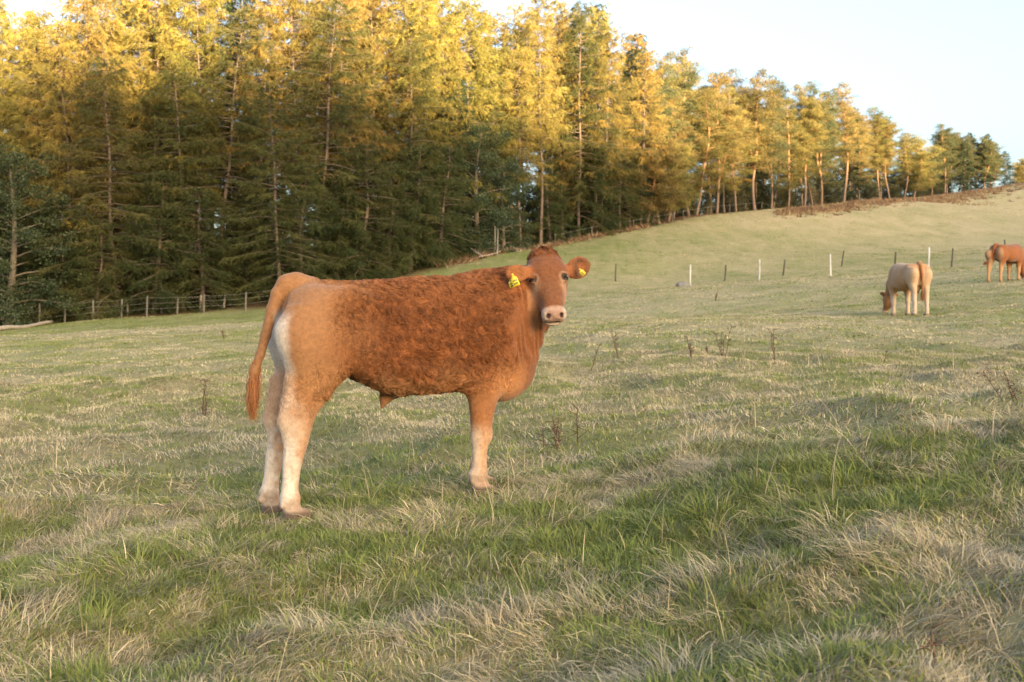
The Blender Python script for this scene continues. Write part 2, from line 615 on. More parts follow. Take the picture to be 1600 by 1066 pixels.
def make_broadleaf(seed, H=11.0, spread=3.6, base=0.10, c0=(0.060, 0.080, 0.032), c1=(0.028, 0.044, 0.020), leaf=0.13, nleaf=26000, bark=(0.12, 0.10, 0.075), gappy=0.0):
    rng = np.random.default_rng(seed)
    tr = MB()
    t = np.linspace(0, 1, 14)
    ax = np.stack([0.25 * np.sin(t * 4 + seed), 0.2 * np.sin(t * 5 + 1), t * H * 0.8 - 0.2], 1)
    tr.tube(ax, (0.018 * H) * (1 - t) ** 0.7 + 0.015, 8, bark, jitter=0.08, seed=seed)
    cl = []
    nb = 46
    for b in range(nb):
        s = base + (0.97 - base) * (b + rng.uniform(0, 1)) / nb
        p0 = np.array([np.interp(s, t, ax[:, i]) for i in range(3)])
        rel = (s - base) / (1 - base)
        L = spread * (0.55 + 0.5 * math.sin(math.pi * (0.1 + 0.75 * rel))) * rng.uniform(0.5, 1.05) * (1.05 - 0.55 * rel)
        az = b * 2.399 + rng.uniform(-0.5, 0.5)
        h = np.array([math.cos(az), math.sin(az), 0])
        u = np.linspace(0, 1, 6)
        path = p0 + h * (L * u)[:, None]
        path[:, 2] += L * (0.55 * rel + 0.25) * u - L * 0.3 * u ** 2
        path += rng.normal(size=path.shape) * 0.06 * u[:, None]
        tr.tube(path, (0.006 * H) * (1 - 0.85 * u) * (1.1 - rel) + 0.006, 4, bark, cap=False)
        for q in rng.uniform(0.3, 1.08, max(3, int(L * 2.4))):
            c = np.array([np.interp(q, u, path[:, i]) for i in range(3)]) + rng.normal(size=3) * 0.22
            cl.append((c, rng.uniform(0.35, 0.75) * (H / 11) ** 0.5, rng.uniform(0, 1)))
    m = int(nleaf / len(cl))
    V, C, T, nv = [], [], [], 0
    c0, c1 = np.array(c0), np.array(c1)
    for c, rr, tn in cl:
        mm = max(4, int(m * rng.uniform(0.4, 1.5) * (1 - gappy * rng.uniform(0, 1))))
        x = c + unit(rng.normal(size=(mm, 3))) * (rng.uniform(0.1, 1, mm) ** 0.5)[:, None] * rr * np.array([1, 1, 0.7])
        a = unit(rng.normal(size=(mm, 3)) + np.array([0, 0, -0.3]))
        b2 = unit(np.cross(a, rng.normal(size=(mm, 3))))
        l = (leaf * rng.uniform(0.6, 1.2, mm))[:, None]
        v = np.stack([x, x + a * l * 0.5 + b2 * l * 0.28, x + a * l, x + a * l * 0.5 - b2 * l * 0.28], 1).reshape(-1, 3)
        i4 = np.arange(mm)[:, None] * 4
        V.append(v)
        T.append(np.concatenate([i4 + np.array([[0, 1, 2]]), i4 + np.array([[0, 2, 3]])]) + nv)
        nv += len(v)
        tint = np.clip(tn + rng.normal(size=mm) * 0.25, 0, 1)[:, None]
        C.append(np.repeat((c0 * tint + c1 * (1 - tint)) * rng.uniform(0.8, 1.2, mm)[:, None], 4, 0))
    return tr.mesh('broadleaf_trunk', M_BARK), mesh_from('broadleaf_crown', np.concatenate(V), np.concatenate(T), [M_LEAF], np.concatenate(C))


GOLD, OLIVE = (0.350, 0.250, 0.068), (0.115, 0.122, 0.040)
PROTO = {
    'larch_edge': [make_larch(100 + i, 20, 0.06 + 0.04 * i, 4.6 - 0.3 * i, 1.05, (0.150, 0.138, 0.046), (0.048, 0.062, 0.023), 1.25) for i in range(3)],  # olive and dark needles carry the shade of the lower canopy
    'larch': [make_larch(120 + i, 20, 0.20 + 0.06 * i, 3.7, 1.0, GOLD, OLIVE, 1.0) for i in range(4)],
    'larch_tall': [make_larch(140 + i, 20, 0.42, 2.9, 0.85, (0.35, 0.25, 0.072), (0.155, 0.14, 0.045), 0.8) for i in range(2)],
    'larch_low': [make_larch(160 + i, 9, 0.05, 3.4, 0.75, (0.088, 0.098, 0.033), (0.040, 0.056, 0.022), 1.2) for i in range(2)],  # darkened green, canopy shade put into the needle colour
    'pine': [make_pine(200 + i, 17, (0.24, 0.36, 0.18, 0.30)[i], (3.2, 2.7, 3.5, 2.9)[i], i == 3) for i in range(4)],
    'pine_green': [make_pine(230 + i, 17, (0.30, 0.20)[i], (2.8, 3.3)[i], i == 1, (0.15, 0.14, 0.058), (0.055, 0.07, 0.037)) for i in range(2)],
    'pine_low': [make_pine(220, 9, 0.16, 3.3)],
    'spruce': [make_larch(240, 16, 0.05, 2.5, 1.2, (0.048, 0.068, 0.034), (0.026, 0.040, 0.022), 1.2, True)],
    'oak': [make_broadleaf(260 + i, 12, 4.6, 0.06, nleaf=34000) for i in range(2)],
    'thicket': [make_broadleaf(270 + i, 6, 3.2, 0.03, (0.085, 0.085, 0.035), (0.04, 0.045, 0.022), 0.16, 13000) for i in range(2)],
    'shrub': [make_broadleaf(280, 3.4, 1.5, 0.05, (0.16, 0.13, 0.04), (0.08, 0.075, 0.028), 0.09, 6000, gappy=0.6),
              make_broadleaf(281, 3.0, 1.4, 0.05, (0.085, 0.10, 0.035), (0.05, 0.06, 0.025), 0.10, 6000, gappy=0.4)],
}
NOMH = {'larch_edge': 20, 'larch': 20, 'larch_tall': 20, 'larch_low': 9, 'pine': 17, 'pine_green': 17, 'pine_low': 9, 'spruce': 16, 'oak': 12, 'shrub': 3.2, 'thicket': 6}
TNAME = {'larch_edge': 'larch_tree', 'larch': 'larch_tree', 'larch_tall': 'larch_tree', 'larch_low': 'larch_tree', 'pine': 'pine_tree', 'pine_green': 'pine_tree', 'pine_low': 'pine_tree',
         'spruce': 'spruce_tree', 'oak': 'broadleaf_tree', 'shrub': 'shrub', 'thicket': 'broadleaf_tree'}
TREES = []   # (u, d, kind, height, row)
TOP_U = [-200, 0, 60, 120, 500, 690, 720, 770, 850, 900, 930, 1000, 1040, 1090, 1130, 1190, 1240, 1315, 1350, 1400, 1440, 1480, 1540, 1570, 1620, 1750]
TOP_V = [-40, -25, 0, -70, -80, -40, 15, -5, -5, 15, 20, 75, 100, 85, 110, 130, 135, 140, 165, 180, 235, 195, 210, 245, 250, 270]


def top_height(u, d, zb):
    v = np.interp(u, TOP_U, TOP_V)
    return CAMZ - (v - HZ) / F_PX * d - zb


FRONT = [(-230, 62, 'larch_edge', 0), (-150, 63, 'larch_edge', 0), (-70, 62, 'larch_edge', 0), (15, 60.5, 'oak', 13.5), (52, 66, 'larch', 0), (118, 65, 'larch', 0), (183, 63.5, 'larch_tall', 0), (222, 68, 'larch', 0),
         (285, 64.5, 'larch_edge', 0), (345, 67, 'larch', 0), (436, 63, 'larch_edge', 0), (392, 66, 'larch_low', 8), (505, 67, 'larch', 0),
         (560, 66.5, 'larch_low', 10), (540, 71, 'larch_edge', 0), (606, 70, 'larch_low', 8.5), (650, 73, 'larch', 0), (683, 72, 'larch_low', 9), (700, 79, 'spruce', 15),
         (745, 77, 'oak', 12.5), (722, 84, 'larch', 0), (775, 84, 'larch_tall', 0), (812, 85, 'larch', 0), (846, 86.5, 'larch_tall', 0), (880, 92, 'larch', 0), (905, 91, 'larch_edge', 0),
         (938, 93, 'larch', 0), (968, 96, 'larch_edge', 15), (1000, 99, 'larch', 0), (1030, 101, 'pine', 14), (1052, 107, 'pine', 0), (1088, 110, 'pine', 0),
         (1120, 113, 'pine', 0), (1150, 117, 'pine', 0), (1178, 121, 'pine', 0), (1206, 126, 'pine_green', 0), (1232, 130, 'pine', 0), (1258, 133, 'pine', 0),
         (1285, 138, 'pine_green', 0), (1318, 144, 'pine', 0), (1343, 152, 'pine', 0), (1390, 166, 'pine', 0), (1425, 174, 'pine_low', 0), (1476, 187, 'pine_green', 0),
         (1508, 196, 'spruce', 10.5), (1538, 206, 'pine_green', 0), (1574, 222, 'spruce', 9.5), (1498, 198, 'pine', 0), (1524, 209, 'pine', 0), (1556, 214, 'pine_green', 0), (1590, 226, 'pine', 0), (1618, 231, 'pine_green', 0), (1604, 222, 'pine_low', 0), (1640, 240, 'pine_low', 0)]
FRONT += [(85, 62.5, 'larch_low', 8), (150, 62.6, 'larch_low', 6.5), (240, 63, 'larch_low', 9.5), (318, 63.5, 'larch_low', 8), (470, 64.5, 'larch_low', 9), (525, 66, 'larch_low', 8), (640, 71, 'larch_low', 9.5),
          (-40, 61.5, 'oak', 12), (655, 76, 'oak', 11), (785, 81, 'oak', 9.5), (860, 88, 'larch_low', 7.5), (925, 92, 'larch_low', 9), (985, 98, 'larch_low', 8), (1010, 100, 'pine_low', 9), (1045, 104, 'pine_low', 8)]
fr = np.random.default_rng(12)
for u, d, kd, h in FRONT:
    if u < 830 and not h:                       # front larches made lower and olive: the lower canopy's shade put into colour
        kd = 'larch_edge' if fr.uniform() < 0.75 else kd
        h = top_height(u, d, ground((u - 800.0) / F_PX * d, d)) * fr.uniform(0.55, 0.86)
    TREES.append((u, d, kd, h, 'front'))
rr = np.random.default_rng(5)
for row, back, names in (('second', 4.5, 0), ('third', 9.0, 1), ('rear', 15.0, 3)):
    u = -260.0 - rr.uniform(0, 20)
    while u < 1560:
        d = np.interp(u, TL_U, TL_D) + back * (1 + 0.25 * rr.uniform(-1, 1)) + 1.5
        if u < 1000:
            kd = rr.choice(['larch', 'larch_tall', 'spruce', 'larch', 'pine'], p=[0.45, 0.22, 0.10, 0.17, 0.06])
        else:
            kd = rr.choice(['pine', 'spruce', 'larch', 'pine_green'], p=[0.46, 0.12, 0.12, 0.30])
            if u > 1440:
                kd = rr.choice(['pine_green', 'spruce'], p=[.8, .2])
        TREES.append((u, d, str(kd), 0, row))
        step = (2.7 if u < 1000 else 4.4) * F_PX / d * rr.uniform(0.65, 1.35)
        u += step
for u, d in ((-30, 64), (70, 63), (105, 61.6), (128, 64), (160, 66), (205, 65), (250, 64), (320, 66), (355, 64), (410, 65), (470, 67), (590, 73), (625, 74), (665, 78),
             (800, 88), (830, 91), (870, 93), (920, 97), (950, 99), (985, 104), (1045, 112), (1105, 120), (1160, 128), (1215, 138), (1270, 146), (1330, 160)):
    TREES.append((u, d + 1.0, 'shrub', rr.uniform(2.2, 4.2), 'under'))

for back, hh in ((9.0, 4.5), (16.0, 6.5), (25.0, 9.0)):
    u = -260.0
    while u < 1480:
        d = np.interp(u, TL_U, TL_D) + back * (1 + 0.2 * rr.uniform(-1, 1))
        TREES.append((u, d, 'thicket', hh * rr.uniform(0.7, 1.2), 'under'))
        u += 4.6 * F_PX / d * rr.uniform(0.6, 1.4)

KINDTXT = {'larch_edge': 'shade-tinted olive larch with low sweeping boughs', 'larch': 'tall golden larch', 'larch_tall': 'slender bare-stemmed larch',
           'larch_low': 'short shade-tinted olive green larch', 'pine': 'golden lit Scots pine', 'pine_green': 'green Scots pine', 'pine_low': 'low bushy pine', 'spruce': 'narrow dark green spruce',
           'oak': 'dense dark green broadleaf tree', 'shrub': 'thin autumn shrub', 'thicket': 'small dark broadleaf tree deep in the wood'}
ROWTXT = {'front': "at the wood's front edge", 'second': 'in the second row of the wood', 'third': 'in the third row of the wood',
          'rear': 'in the rear row of the wood', 'under': 'at the foot of the wood'}


def ordinal(n):
    w = ['first', 'second', 'third', 'fourth', 'fifth', 'sixth', 'seventh', 'eighth', 'ninth', 'tenth', 'eleventh', 'twelfth', 'thirteenth', 'fourteenth', 'fifteenth',
         'sixteenth', 'seventeenth', 'eighteenth', 'nineteenth', 'twentieth']
    if n <= 20:
        return w[n - 1]
    t = {20: 'twenty', 30: 'thirty', 40: 'forty'}[n // 10 * 10]
    return {20: 'twentieth', 30: 'thirtieth', 40: 'fortieth'}[n] if n % 10 == 0 else t + '-' + w[n % 10 - 1]


TREES.sort(key=lambda r: r[0])
cnt, tot = {}, {}
for r in TREES:
    tot[(r[2], r[4])] = tot.get((r[2], r[4]), 0) + 1
for i, (u, d, kd, h, row) in enumerate(TREES):
    x = (u - 800.0) / F_PX * d
    zb = ground(x, d)
    r = np.random.default_rng(900 + i)
    if not h:
        h = top_height(u, d, zb) * r.uniform(*((0.76, 1.08) if kd[:4] == 'pine' else (0.90, 1.06)))
        h = max(5.0, min(h, 25.0))
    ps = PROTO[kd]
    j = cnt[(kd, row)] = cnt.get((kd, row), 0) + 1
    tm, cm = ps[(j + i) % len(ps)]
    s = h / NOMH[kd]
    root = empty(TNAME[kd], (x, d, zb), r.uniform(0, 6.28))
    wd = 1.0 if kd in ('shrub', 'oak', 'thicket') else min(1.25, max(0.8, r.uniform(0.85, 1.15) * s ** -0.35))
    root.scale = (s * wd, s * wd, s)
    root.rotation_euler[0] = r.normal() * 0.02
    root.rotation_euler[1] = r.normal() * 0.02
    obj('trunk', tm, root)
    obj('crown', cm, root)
    lab = KINDTXT[kd] + (' ' + ROWTXT[row] if kd != 'thicket' else '')
    if tot[(kd, row)] > 1 and kd != 'thicket':
        lab += ', ' + ordinal(j) + ' from left'
    tag(root, lab, 'shrub' if kd == 'shrub' else 'tree', 'shrubs under the trees' if kd == 'shrub' else 'small broadleaf trees deep in the wood' if kd == 'thicket' else 'trees of the wood')


# ------------------------------------------------------------------ grass
def mat_grass():
    k = NT('grass_blades')
    a = k.n('ShaderNodeAttribute', attribute_name='col')
    bs = k.n('ShaderNodeBsdfPrincipled')
    bs.inputs['Roughness'].default_value = 0.6
    bs.inputs['Specular IOR Level'].default_value = 0.2
    tl_ = k.n('ShaderNodeBsdfTranslucent')
    k.l(a.outputs['Color'], bs.inputs['Base Color'])
    k.l(a.outputs['Color'], tl_.inputs['Color'])
    mx = k.n('ShaderNodeMixShader')
    mx.inputs[0].default_value = 0.3
    k.l(bs.outputs[0], mx.inputs[1])
    k.l(tl_.outputs[0], mx.inputs[2])
    k.l(mx.outputs[0], k.out.inputs['Surface'])
    return k.m


M_GRASS = mat_grass()
rg = np.random.default_rng(77)
GV, GT, GC, gn = [], [], [], 0


def add_blades(x, y, L, el0, el1, az, w, segs, col, rng):
    """bent tapering blades rooted on the ground at x, y"""
    global gn
    n = len(x)
    p = np.stack([x, y, ground(x, y) - 0.012], 1)
    g0 = p[:, 2] + 0.012
    h = np.stack([np.cos(az), np.sin(az), 0 * az], 1)
    side = unit(np.stack([-h[:, 1], h[:, 0], 0 * az], 1) + rng.normal(size=(n, 3)) * 0.35)
    rows = []
    V = []
    nv = 0
    for k_ in range(segs):
        ww = (w * (1 - 0.7 * k_ / segs))[:, None]
        V += [p - side * ww / 2, p + side * ww / 2]
        rows.append(nv)
        nv += 2 * n
        e_ = el0 + (el1 - el0) * (k_ + 0.5) / segs
        p = p + (h * np.cos(e_)[:, None] + np.array([0, 0, 1.0]) * np.sin(e_)[:, None]) * (L / segs)[:, None]
        p[:, 2] = np.maximum(p[:, 2], g0 + 0.006 + 0.03 * rng.uniform(0, 1, n) * (k_ + 1) / segs)
    V.append(p)
    i = np.arange(n)
    for k_ in range(segs - 1):
        a, b = rows[k_], rows[k_ + 1]
        GT.append(np.stack([a + i, a + n + i, b + n + i], 1) + gn)
        GT.append(np.stack([a + i, b + n + i, b + i], 1) + gn)
    GT.append(np.stack([rows[-1] + i, rows[-1] + n + i, nv + i], 1) + gn)
    GV.extend(V)
    GC.append(np.tile(col, (2 * segs + 1, 1)))
    gn += nv + n


def field_points(d0, d1, dens, rng):
    hw = lambda q: 0.66 * q + min(1.3, 0.25 * q)          # half width of what the lens sees, and a step beyond it
    n = int((hw(d0) + hw(d1)) * (d1 - d0) * dens)
    d = np.sqrt(rng.uniform(d0 * d0, d1 * d1, n))
    return rng.uniform(-1, 1, n) * (0.66 * d + np.minimum(1.3, 0.25 * d)), d


def grass_colour(x, y, dry, rng):
    """dry: 0 green .. 1 straw, per blade"""
    n = len(x)
    r = rng.uniform(0, 1, n)[:, None]
    g = np.array([0.135, 0.185, 0.040]) * (1 - r) + np.array([0.250, 0.265, 0.078]) * r
    s_ = np.array([0.34, 0.27, 0.155]) * (1 - r) + np.array([0.60, 0.51, 0.325]) * r
    m = smooth(0.34, 0.66, dry)[:, None]
    c = g * (1 - m) + s_ * m
    grey = (rng.uniform(0, 1, n) < 0.12)[:, None] * m
    c = c * (1 - grey) + np.array([0.24, 0.20, 0.15]) * grey
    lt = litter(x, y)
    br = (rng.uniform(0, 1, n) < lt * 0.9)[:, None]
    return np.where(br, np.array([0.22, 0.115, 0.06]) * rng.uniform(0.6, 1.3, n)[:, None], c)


def tufts(x, y, s, seed):
    """which tuft each blade belongs to: a random number for it, and the way out from its middle"""
    ix, iy = np.floor(x / s), np.floor(y / s)
    best = np.full(len(x), 1e9)
    idr, ox, oy = np.zeros(len(x)), np.zeros(len(x)), np.zeros(len(x))
    for a in (-1, 0, 1):
        for b in (-1, 0, 1):
            cx, cy = ix + a, iy + b
            z0 = np.zeros_like(cx)
            px_ = (cx + _hash(cx, cy, z0, seed)) * s
            py_ = (cy + _hash(cx, cy, z0, seed + 1)) * s
            dd = np.hypot(x - px_, y - py_)
            m = dd < best
            best = np.where(m, dd, best)
            idr = np.where(m, _hash(cx, cy, z0, seed + 2), idr)
            ox, oy = np.where(m, x - px_, ox), np.where(m, y - py_, oy)
    return idr, best / s, np.arctan2(oy, ox)


for d0, d1, dens, wd, segg, segs_, ts in ((1.4, 5.5, 10500, 1.0, 2, 3, .17), (5.5, 14.0, 2300, 2.2, 1, 2, .24), (14.0, 31.0, 420, 5.0, 1, 1, .55), (31.0, 76.0, 52, 12.0, 1, 1, 1.4), (76.0, 160.0, 9, 32.0, 1, 1, 3.0)):
    x, y = field_points(d0, d1, dens, rg)
    n = len(x)
    tid, tdist, tout = tufts(x, y, ts, 400)
    t2 = (tid * 17.31) % 1.0
    t3 = (tid * 91.7) % 1.0
    dry = np.clip(dryness(x, y) + 0.42 * (tid - 0.5), 0, 1)
    turf = 1 - 0.50 * smooth(4.8, 8.0, y + 0.8 * noise2(x, y, 1.5, 31))
    lump = (t2 - 0.5) * 1.1 + noise2(x, y, 0.75, 52) * 0.5
    comb = 6.283 * t3 * 0.6 + 2.0 * noise2(x, y, 1.1, 41)
    is_straw = rg.uniform(0, 1, n) < np.clip(0.40 + 1.7 * (dry - 0.53), 0.03, 0.90)
    for straw in (False, True):
        q = is_straw == straw
        m = int(q.sum())
        xx, yy, lm = x[q], y[q], lump[q]
        if straw:
            L = rg.uniform(0.035, 0.145, m) * (1 + 0.5 * lm) * (0.10 + 0.90 * turf[q])
            az = comb[q] + rg.normal(size=m) * 0.55
            flat = np.clip(rg.normal(0.12, 0.22, m) + 0.50 * t2[q], 0.0, 1.3)
            el0, el1 = flat + 0.38, flat - 0.80
            w = 0.0034
            pd = np.clip(dry[q] + 0.28 + rg.normal(size=m) * 0.15, 0, 1)
        else:
            L = rg.uniform(0.028, 0.10, m) * (1 + 0.7 * lm) * turf[q]
            az = tout[q] + rg.normal(size=m) * 0.9
            up = np.clip(rg.normal(1.0, 0.28, m) - 0.35 * tdist[q], 0.15, 1.5)
            el0, el1 = up + 0.15, up - 0.75
            w = 0.0048
            pd = np.clip(dry[q] - 0.20 + rg.normal(size=m) * 0.18, 0, 1)
        c = grass_colour(xx, yy, pd, rg) * rg.uniform(0.82, 1.18, m)[:, None] * (0.80 + 0.42 * t3[q])[:, None]
        add_blades(xx, yy, np.maximum(L, .015) * (1.2 if d0 > 30 else 1.0), el0, el1, az, w * wd * rg.uniform(0.6, 1.4, m), segs_ if straw else segg, c, rg)
# scattered long stalks standing above the sward
x, y = field_points(1.6, 13.0, 16, rg)
n = len(x)
up = np.clip(rg.normal(0.9, 0.35, n), 0.2, 1.5)
add_blades(x, y, rg.uniform(0.14, 0.38, n) * (1 - 0.3 * smooth(5, 9, y)), up + 0.2, up - 0.5, rg.uniform(0, 6.283, n), np.full(n, 0.0028) * (1 + 0.08 * y), 4,
           np.array([0.50, 0.41, 0.26]) * rg.uniform(0.6, 1.2, n)[:, None], rg)
g_o = obj('grass', mesh_from('grass', np.concatenate(GV), np.concatenate(GT), [M_GRASS], np.concatenate(GC)))
g_o['kind'] = 'stuff'
g_o['label'] = 'matted green and straw coloured pasture grass'


# ------------------------------------------------------------------ cattle: one continuous skin grown from a distance field
class Field:
    """signed distance on a grid; shapes melt into each other where they meet"""

    def __init__(self, lo, hi, h):
        self.lo, self.h = np.array(lo, float), h
        self.n = np.ceil((np.array(hi) - self.lo) / h).astype(int) + 1
        self.D = np.full(self.n, 1.0, np.float32)

    def block(self, lo, hi):
        a = np.clip(np.floor((np.asarray(lo) - self.lo) / self.h).astype(int), 0, self.n - 1)
        b = np.clip(np.ceil((np.asarray(hi) - self.lo) / self.h).astype(int) + 1, 1, self.n)
        sl = tuple(slice(i, j) for i, j in zip(a, b))
        g = np.meshgrid(*[self.lo[k] + self.h * np.arange(a[k], b[k]) for k in range(3)], indexing='ij')
        return sl, np.stack(g, -1).astype(np.float32)

    def add(self, fn, lo, hi, k=0.03):
        m = k + 0.03
        sl, p = self.block(np.asarray(lo) - m, np.asarray(hi) + m)
        d = fn(p)
        o = self.D[sl]
        hh = np.maximum(k - np.abs(o - d), 0) / k
        self.D[sl] = np.minimum(o, d) - hh * hh * k * 0.25

    def cut(self, fn, lo, hi, k=0.01):
        sl, p = self.block(np.asarray(lo) - k - 0.02, np.asarray(hi) + k + 0.02)
        d = -fn(p)
        o = self.D[sl]
        hh = np.maximum(k - np.abs(o - d), 0) / k
        self.D[sl] = np.maximum(o, d) + hh * hh * k * 0.25

    def skin(self, relax=2):
        D, h = self.D, self.h
        ins = D < 0
        c = [ins[i:ins.shape[0] - 1 + i, j:ins.shape[1] - 1 + j, l:ins.shape[2] - 1 + l] for i in (0, 1) for j in (0, 1) for l in (0, 1)]
        allin = np.logical_and.reduce(c)
        anyin = np.logical_or.reduce(c)
        act = anyin & ~allin
        idx = np.argwhere(act)
        num = np.full(act.shape, -1, np.int64)
        num[act] = np.arange(len(idx))
        off = np.array([(i, j, l) for i in (0, 1) for j in (0, 1) for l in (0, 1)])
        vals = np.stack([D[idx[:, 0] + o[0], idx[:, 1] + o[1], idx[:, 2] + o[2]] for o in off], 1)
        acc = np.zeros((len(idx), 3))
        cntv = np.zeros(len(idx))
        for a in range(8):
            for b in range(a + 1, 8):
                if np.abs(off[a] - off[b]).sum() != 1:
                    continue
                va, vb = vals[:, a], vals[:, b]
                m = (va < 0) != (vb < 0)
                t = np.where(m, va / np.where(m, va - vb, 1), 0)[:, None]
                acc += np.where(m[:, None], off[a] * (1 - t) + off[b] * t, 0)
                cntv += m
        V = self.lo + h * (idx + acc / cntv[:, None])
        Q = []
        for ax in range(3):
            sl0 = [slice(None)] * 3
            sl1 = [slice(None)] * 3
            sl0[ax], sl1[ax] = slice(0, -1), slice(1, None)
            cr = ins[tuple(sl0)] != ins[tuple(sl1)]
            e = np.argwhere(cr)
            o1, o2 = (ax + 1) % 3, (ax + 2) % 3
            e = e[(e[:, o1] > 0) & (e[:, o2] > 0) & (e[:, o1] < D.shape[o1] - 1) & (e[:, o2] < D.shape[o2] - 1)]
            u1 = np.zeros(3, int)
            u1[o1] = 1
            u2 = np.zeros(3, int)
            u2[o2] = 1
            cs = [e - u1 - u2, e - u2, e, e - u1]
            q = np.stack([num[tuple(c_.T)] for c_ in cs], 1)
            fl = ins[tuple(e.T)]
            q = np.where(fl[:, None], q, q[:, ::-1])
            Q.append(q[(q >= 0).all(1)])
        Q = np.concatenate(Q)
        ed = np.concatenate([Q[:, [0, 1]], Q[:, [1, 2]], Q[:, [2, 3]], Q[:, [3, 0]]])
        for _ in range(relax):
            s_ = np.zeros_like(V)
            w_ = np.zeros(len(V))
            for a, b in ((0, 1), (1, 0)):
                for k_ in range(3):
                    s_[:, k_] += np.bincount(ed[:, a], V[ed[:, b], k_], len(V))
                w_ += np.bincount(ed[:, a], minlength=len(V))
            V = 0.5 * V + 0.5 * s_ / np.maximum(w_, 1)[:, None]
        return V, Q


def rcone(a, b, ra, rb):
    a, b = np.asarray(a, np.float32), np.asarray(b, np.float32)
    ba = b - a
    L2 = float(ba @ ba)

    def f(p):
        t = np.clip(((p - a) @ ba) / L2, 0, 1)
        return np.linalg.norm(p - a - t[..., None] * ba, axis=-1) - (ra + (rb - ra) * t)
    r = max(ra, rb)
    return f, np.minimum(a, b) - r, np.maximum(a, b) + r


def ellip(c, r, R=None):
    """ellipsoid; rows of R are its own axes"""
    c, r = np.asarray(c, np.float32), np.asarray(r, np.float32)
    R = np.eye(3, dtype=np.float32) if R is None else np.asarray(R, np.float32)

    def f(p):
        q = (p - c) @ R.T
        k0 = np.linalg.norm(q / r, axis=-1)
        k1 = np.linalg.norm(q / (r * r), axis=-1) + 1e-6
        return k0 * (k0 - 1) / k1
    m = float(max(r))
    return f, c - m, c + m


def loft(st, R, org, n=2.0, pad=0.0):
    """st rows: (s, centre_u, centre_v, radius_u, radius_v); own axes s,u,v are the rows of R, from org"""
    st = np.asarray(st, float)
    R = np.asarray(R, np.float32)
    org = np.asarray(org, np.float32)
    S = st[:, 0]

    def f(p):
        q = (p - org) @ R.T
        s_ = q[..., 0]
        sc = np.clip(s_, S[0], S[-1])
        cu, cv, ru, rv = (np.interp(sc, S, st[:, k]) for k in (1, 2, 3, 4))
        a = np.abs((q[..., 1] - cu) / ru)
        b = np.abs((q[..., 2] - cv) / rv)
        rr_ = (a ** n + b ** n) ** (1.0 / n) + 1e-6
        d = (rr_ - 1) * np.minimum(ru, rv) * np.clip(0.4 + 0.6 * np.maximum(ru, rv) / np.minimum(ru, rv), 1, 1.35)
        ex = np.abs(s_ - sc)
        return np.where(ex > 0, np.sqrt(np.maximum(d, 0) ** 2 + ex ** 2) + np.minimum(d, 0) * 0, d).astype(np.float32)
    pts = []
    for row in st:
        for su in (-1, 1):
            for sv in (-1, 1):
                pts.append(np.array([row[0], row[1] + su * row[3], row[2] + sv * row[4]]) @ R + org)
    pts = np.array(pts)
    return f, pts.min(0), pts.max(0)


def spline(st, m=40):
    """smooth the stations of a loft (Catmull-Rom)"""
    st = np.asarray(st, float)
    s_ = st[:, 0]
    out = []
    q = np.linspace(s_[0], s_[-1], m)
    sl = np.gradient(st, s_, axis=0)
    for x in q:
        i = min(max(np.searchsorted(s_, x) - 1, 0), len(s_) - 2)
        h = s_[i + 1] - s_[i]
        t = (x - s_[i]) / h
        a, b = st[i], st[i + 1]
        out.append(a * (1 + 2 * t) * (1 - t) ** 2 + sl[i] * h * t * (1 - t) ** 2 + b * t * t * (3 - 2 * t) + sl[i + 1] * h * t * t * (t - 1))
    out = np.array(out)
    out[:, 3:] = np.maximum(out[:, 3:], 0.006)
    return out


def frame_from(a, up):
    """head frame rows: along the face, lateral, outward from the forehead"""
    a = unit(np.asarray(a, float))
    n_ = np.asarray(up, float)
    n_ = unit(n_ - a * (a @ n_))
    l_ = np.cross(n_, a)
    return np.stack([a, l_, n_])


I3 = np.eye(3)
ZXY = np.array([[0, 0, 1.0], [1.0, 0, 0], [0, 1.0, 0]])   # loft along z, radii in x then y

TORSO = [(-.555, .96, .10, .040), (-.535, .955, .160, .100), (-.505, .945, .205, .150), (-.46, .935, .235, .195), (-.38, .938, .238, .225), (-.25, .952, .224, .240), (-.05, .920, .258, .262),
         (.12, .912, .275, .268), (.28, .908, .285, .250), (.42, .900, .308, .228), (.54, .890, .320, .200), (.63, .890, .295, .165), (.69, .895, .235, .120), (.735, .90, .15, .07)]
HIND = [(-.005, .0, .053, .045), (.045, -.006, .050, .044), (.075, -.012, .042, .038), (.11, -.022, .050, .044), (.15, -.022, .045, .039), (.21, -.016, .044, .037), (.29, -.008, .048, .039), (.37, .008, .057, .045), (.44, .016, .066, .048),
        (.51, .026, .079, .053), (.58, .058, .095, .066), (.66, .090, .104, .080), (.74, .102, .138, .096), (.83, .090, .168, .108), (.93, .085, .175, .100), (1.02, .10, .13, .07)]
FORE = [(-.005, .012, .050, .046), (.045, .004, .048, .044), (.075, -.004, .042, .038), (.105, -.006, .047, .042), (.15, -.006, .045, .040), (.21, -.004, .044, .038), (.255, -.001, .047, .041), (.295, .004, .055, .048), (.33, .006, .056, .050),
        (.38, .008, .058, .050), (.46, .014, .072, .056), (.55, .022, .094, .068), (.65, .03, .115, .080), (.76, .03, .125, .085), (.88, .0, .11, .065)]


def leg(F, st, x, y, z, k=0.05, tilt=0.0, fat=1.0):
    slim = lambda q: fat * (0.92 if .10 < q < .28 else 1.0)
    rows = [(r[0] + z, x + r[1] + tilt * r[0], y * (1 + 0.25 * max(0, r[0] - .5)), r[2] * slim(r[0]), r[3] * slim(r[0])) for r in st]
    F.add(*loft(spline(rows, 48), ZXY, (0, 0, 0)), k)


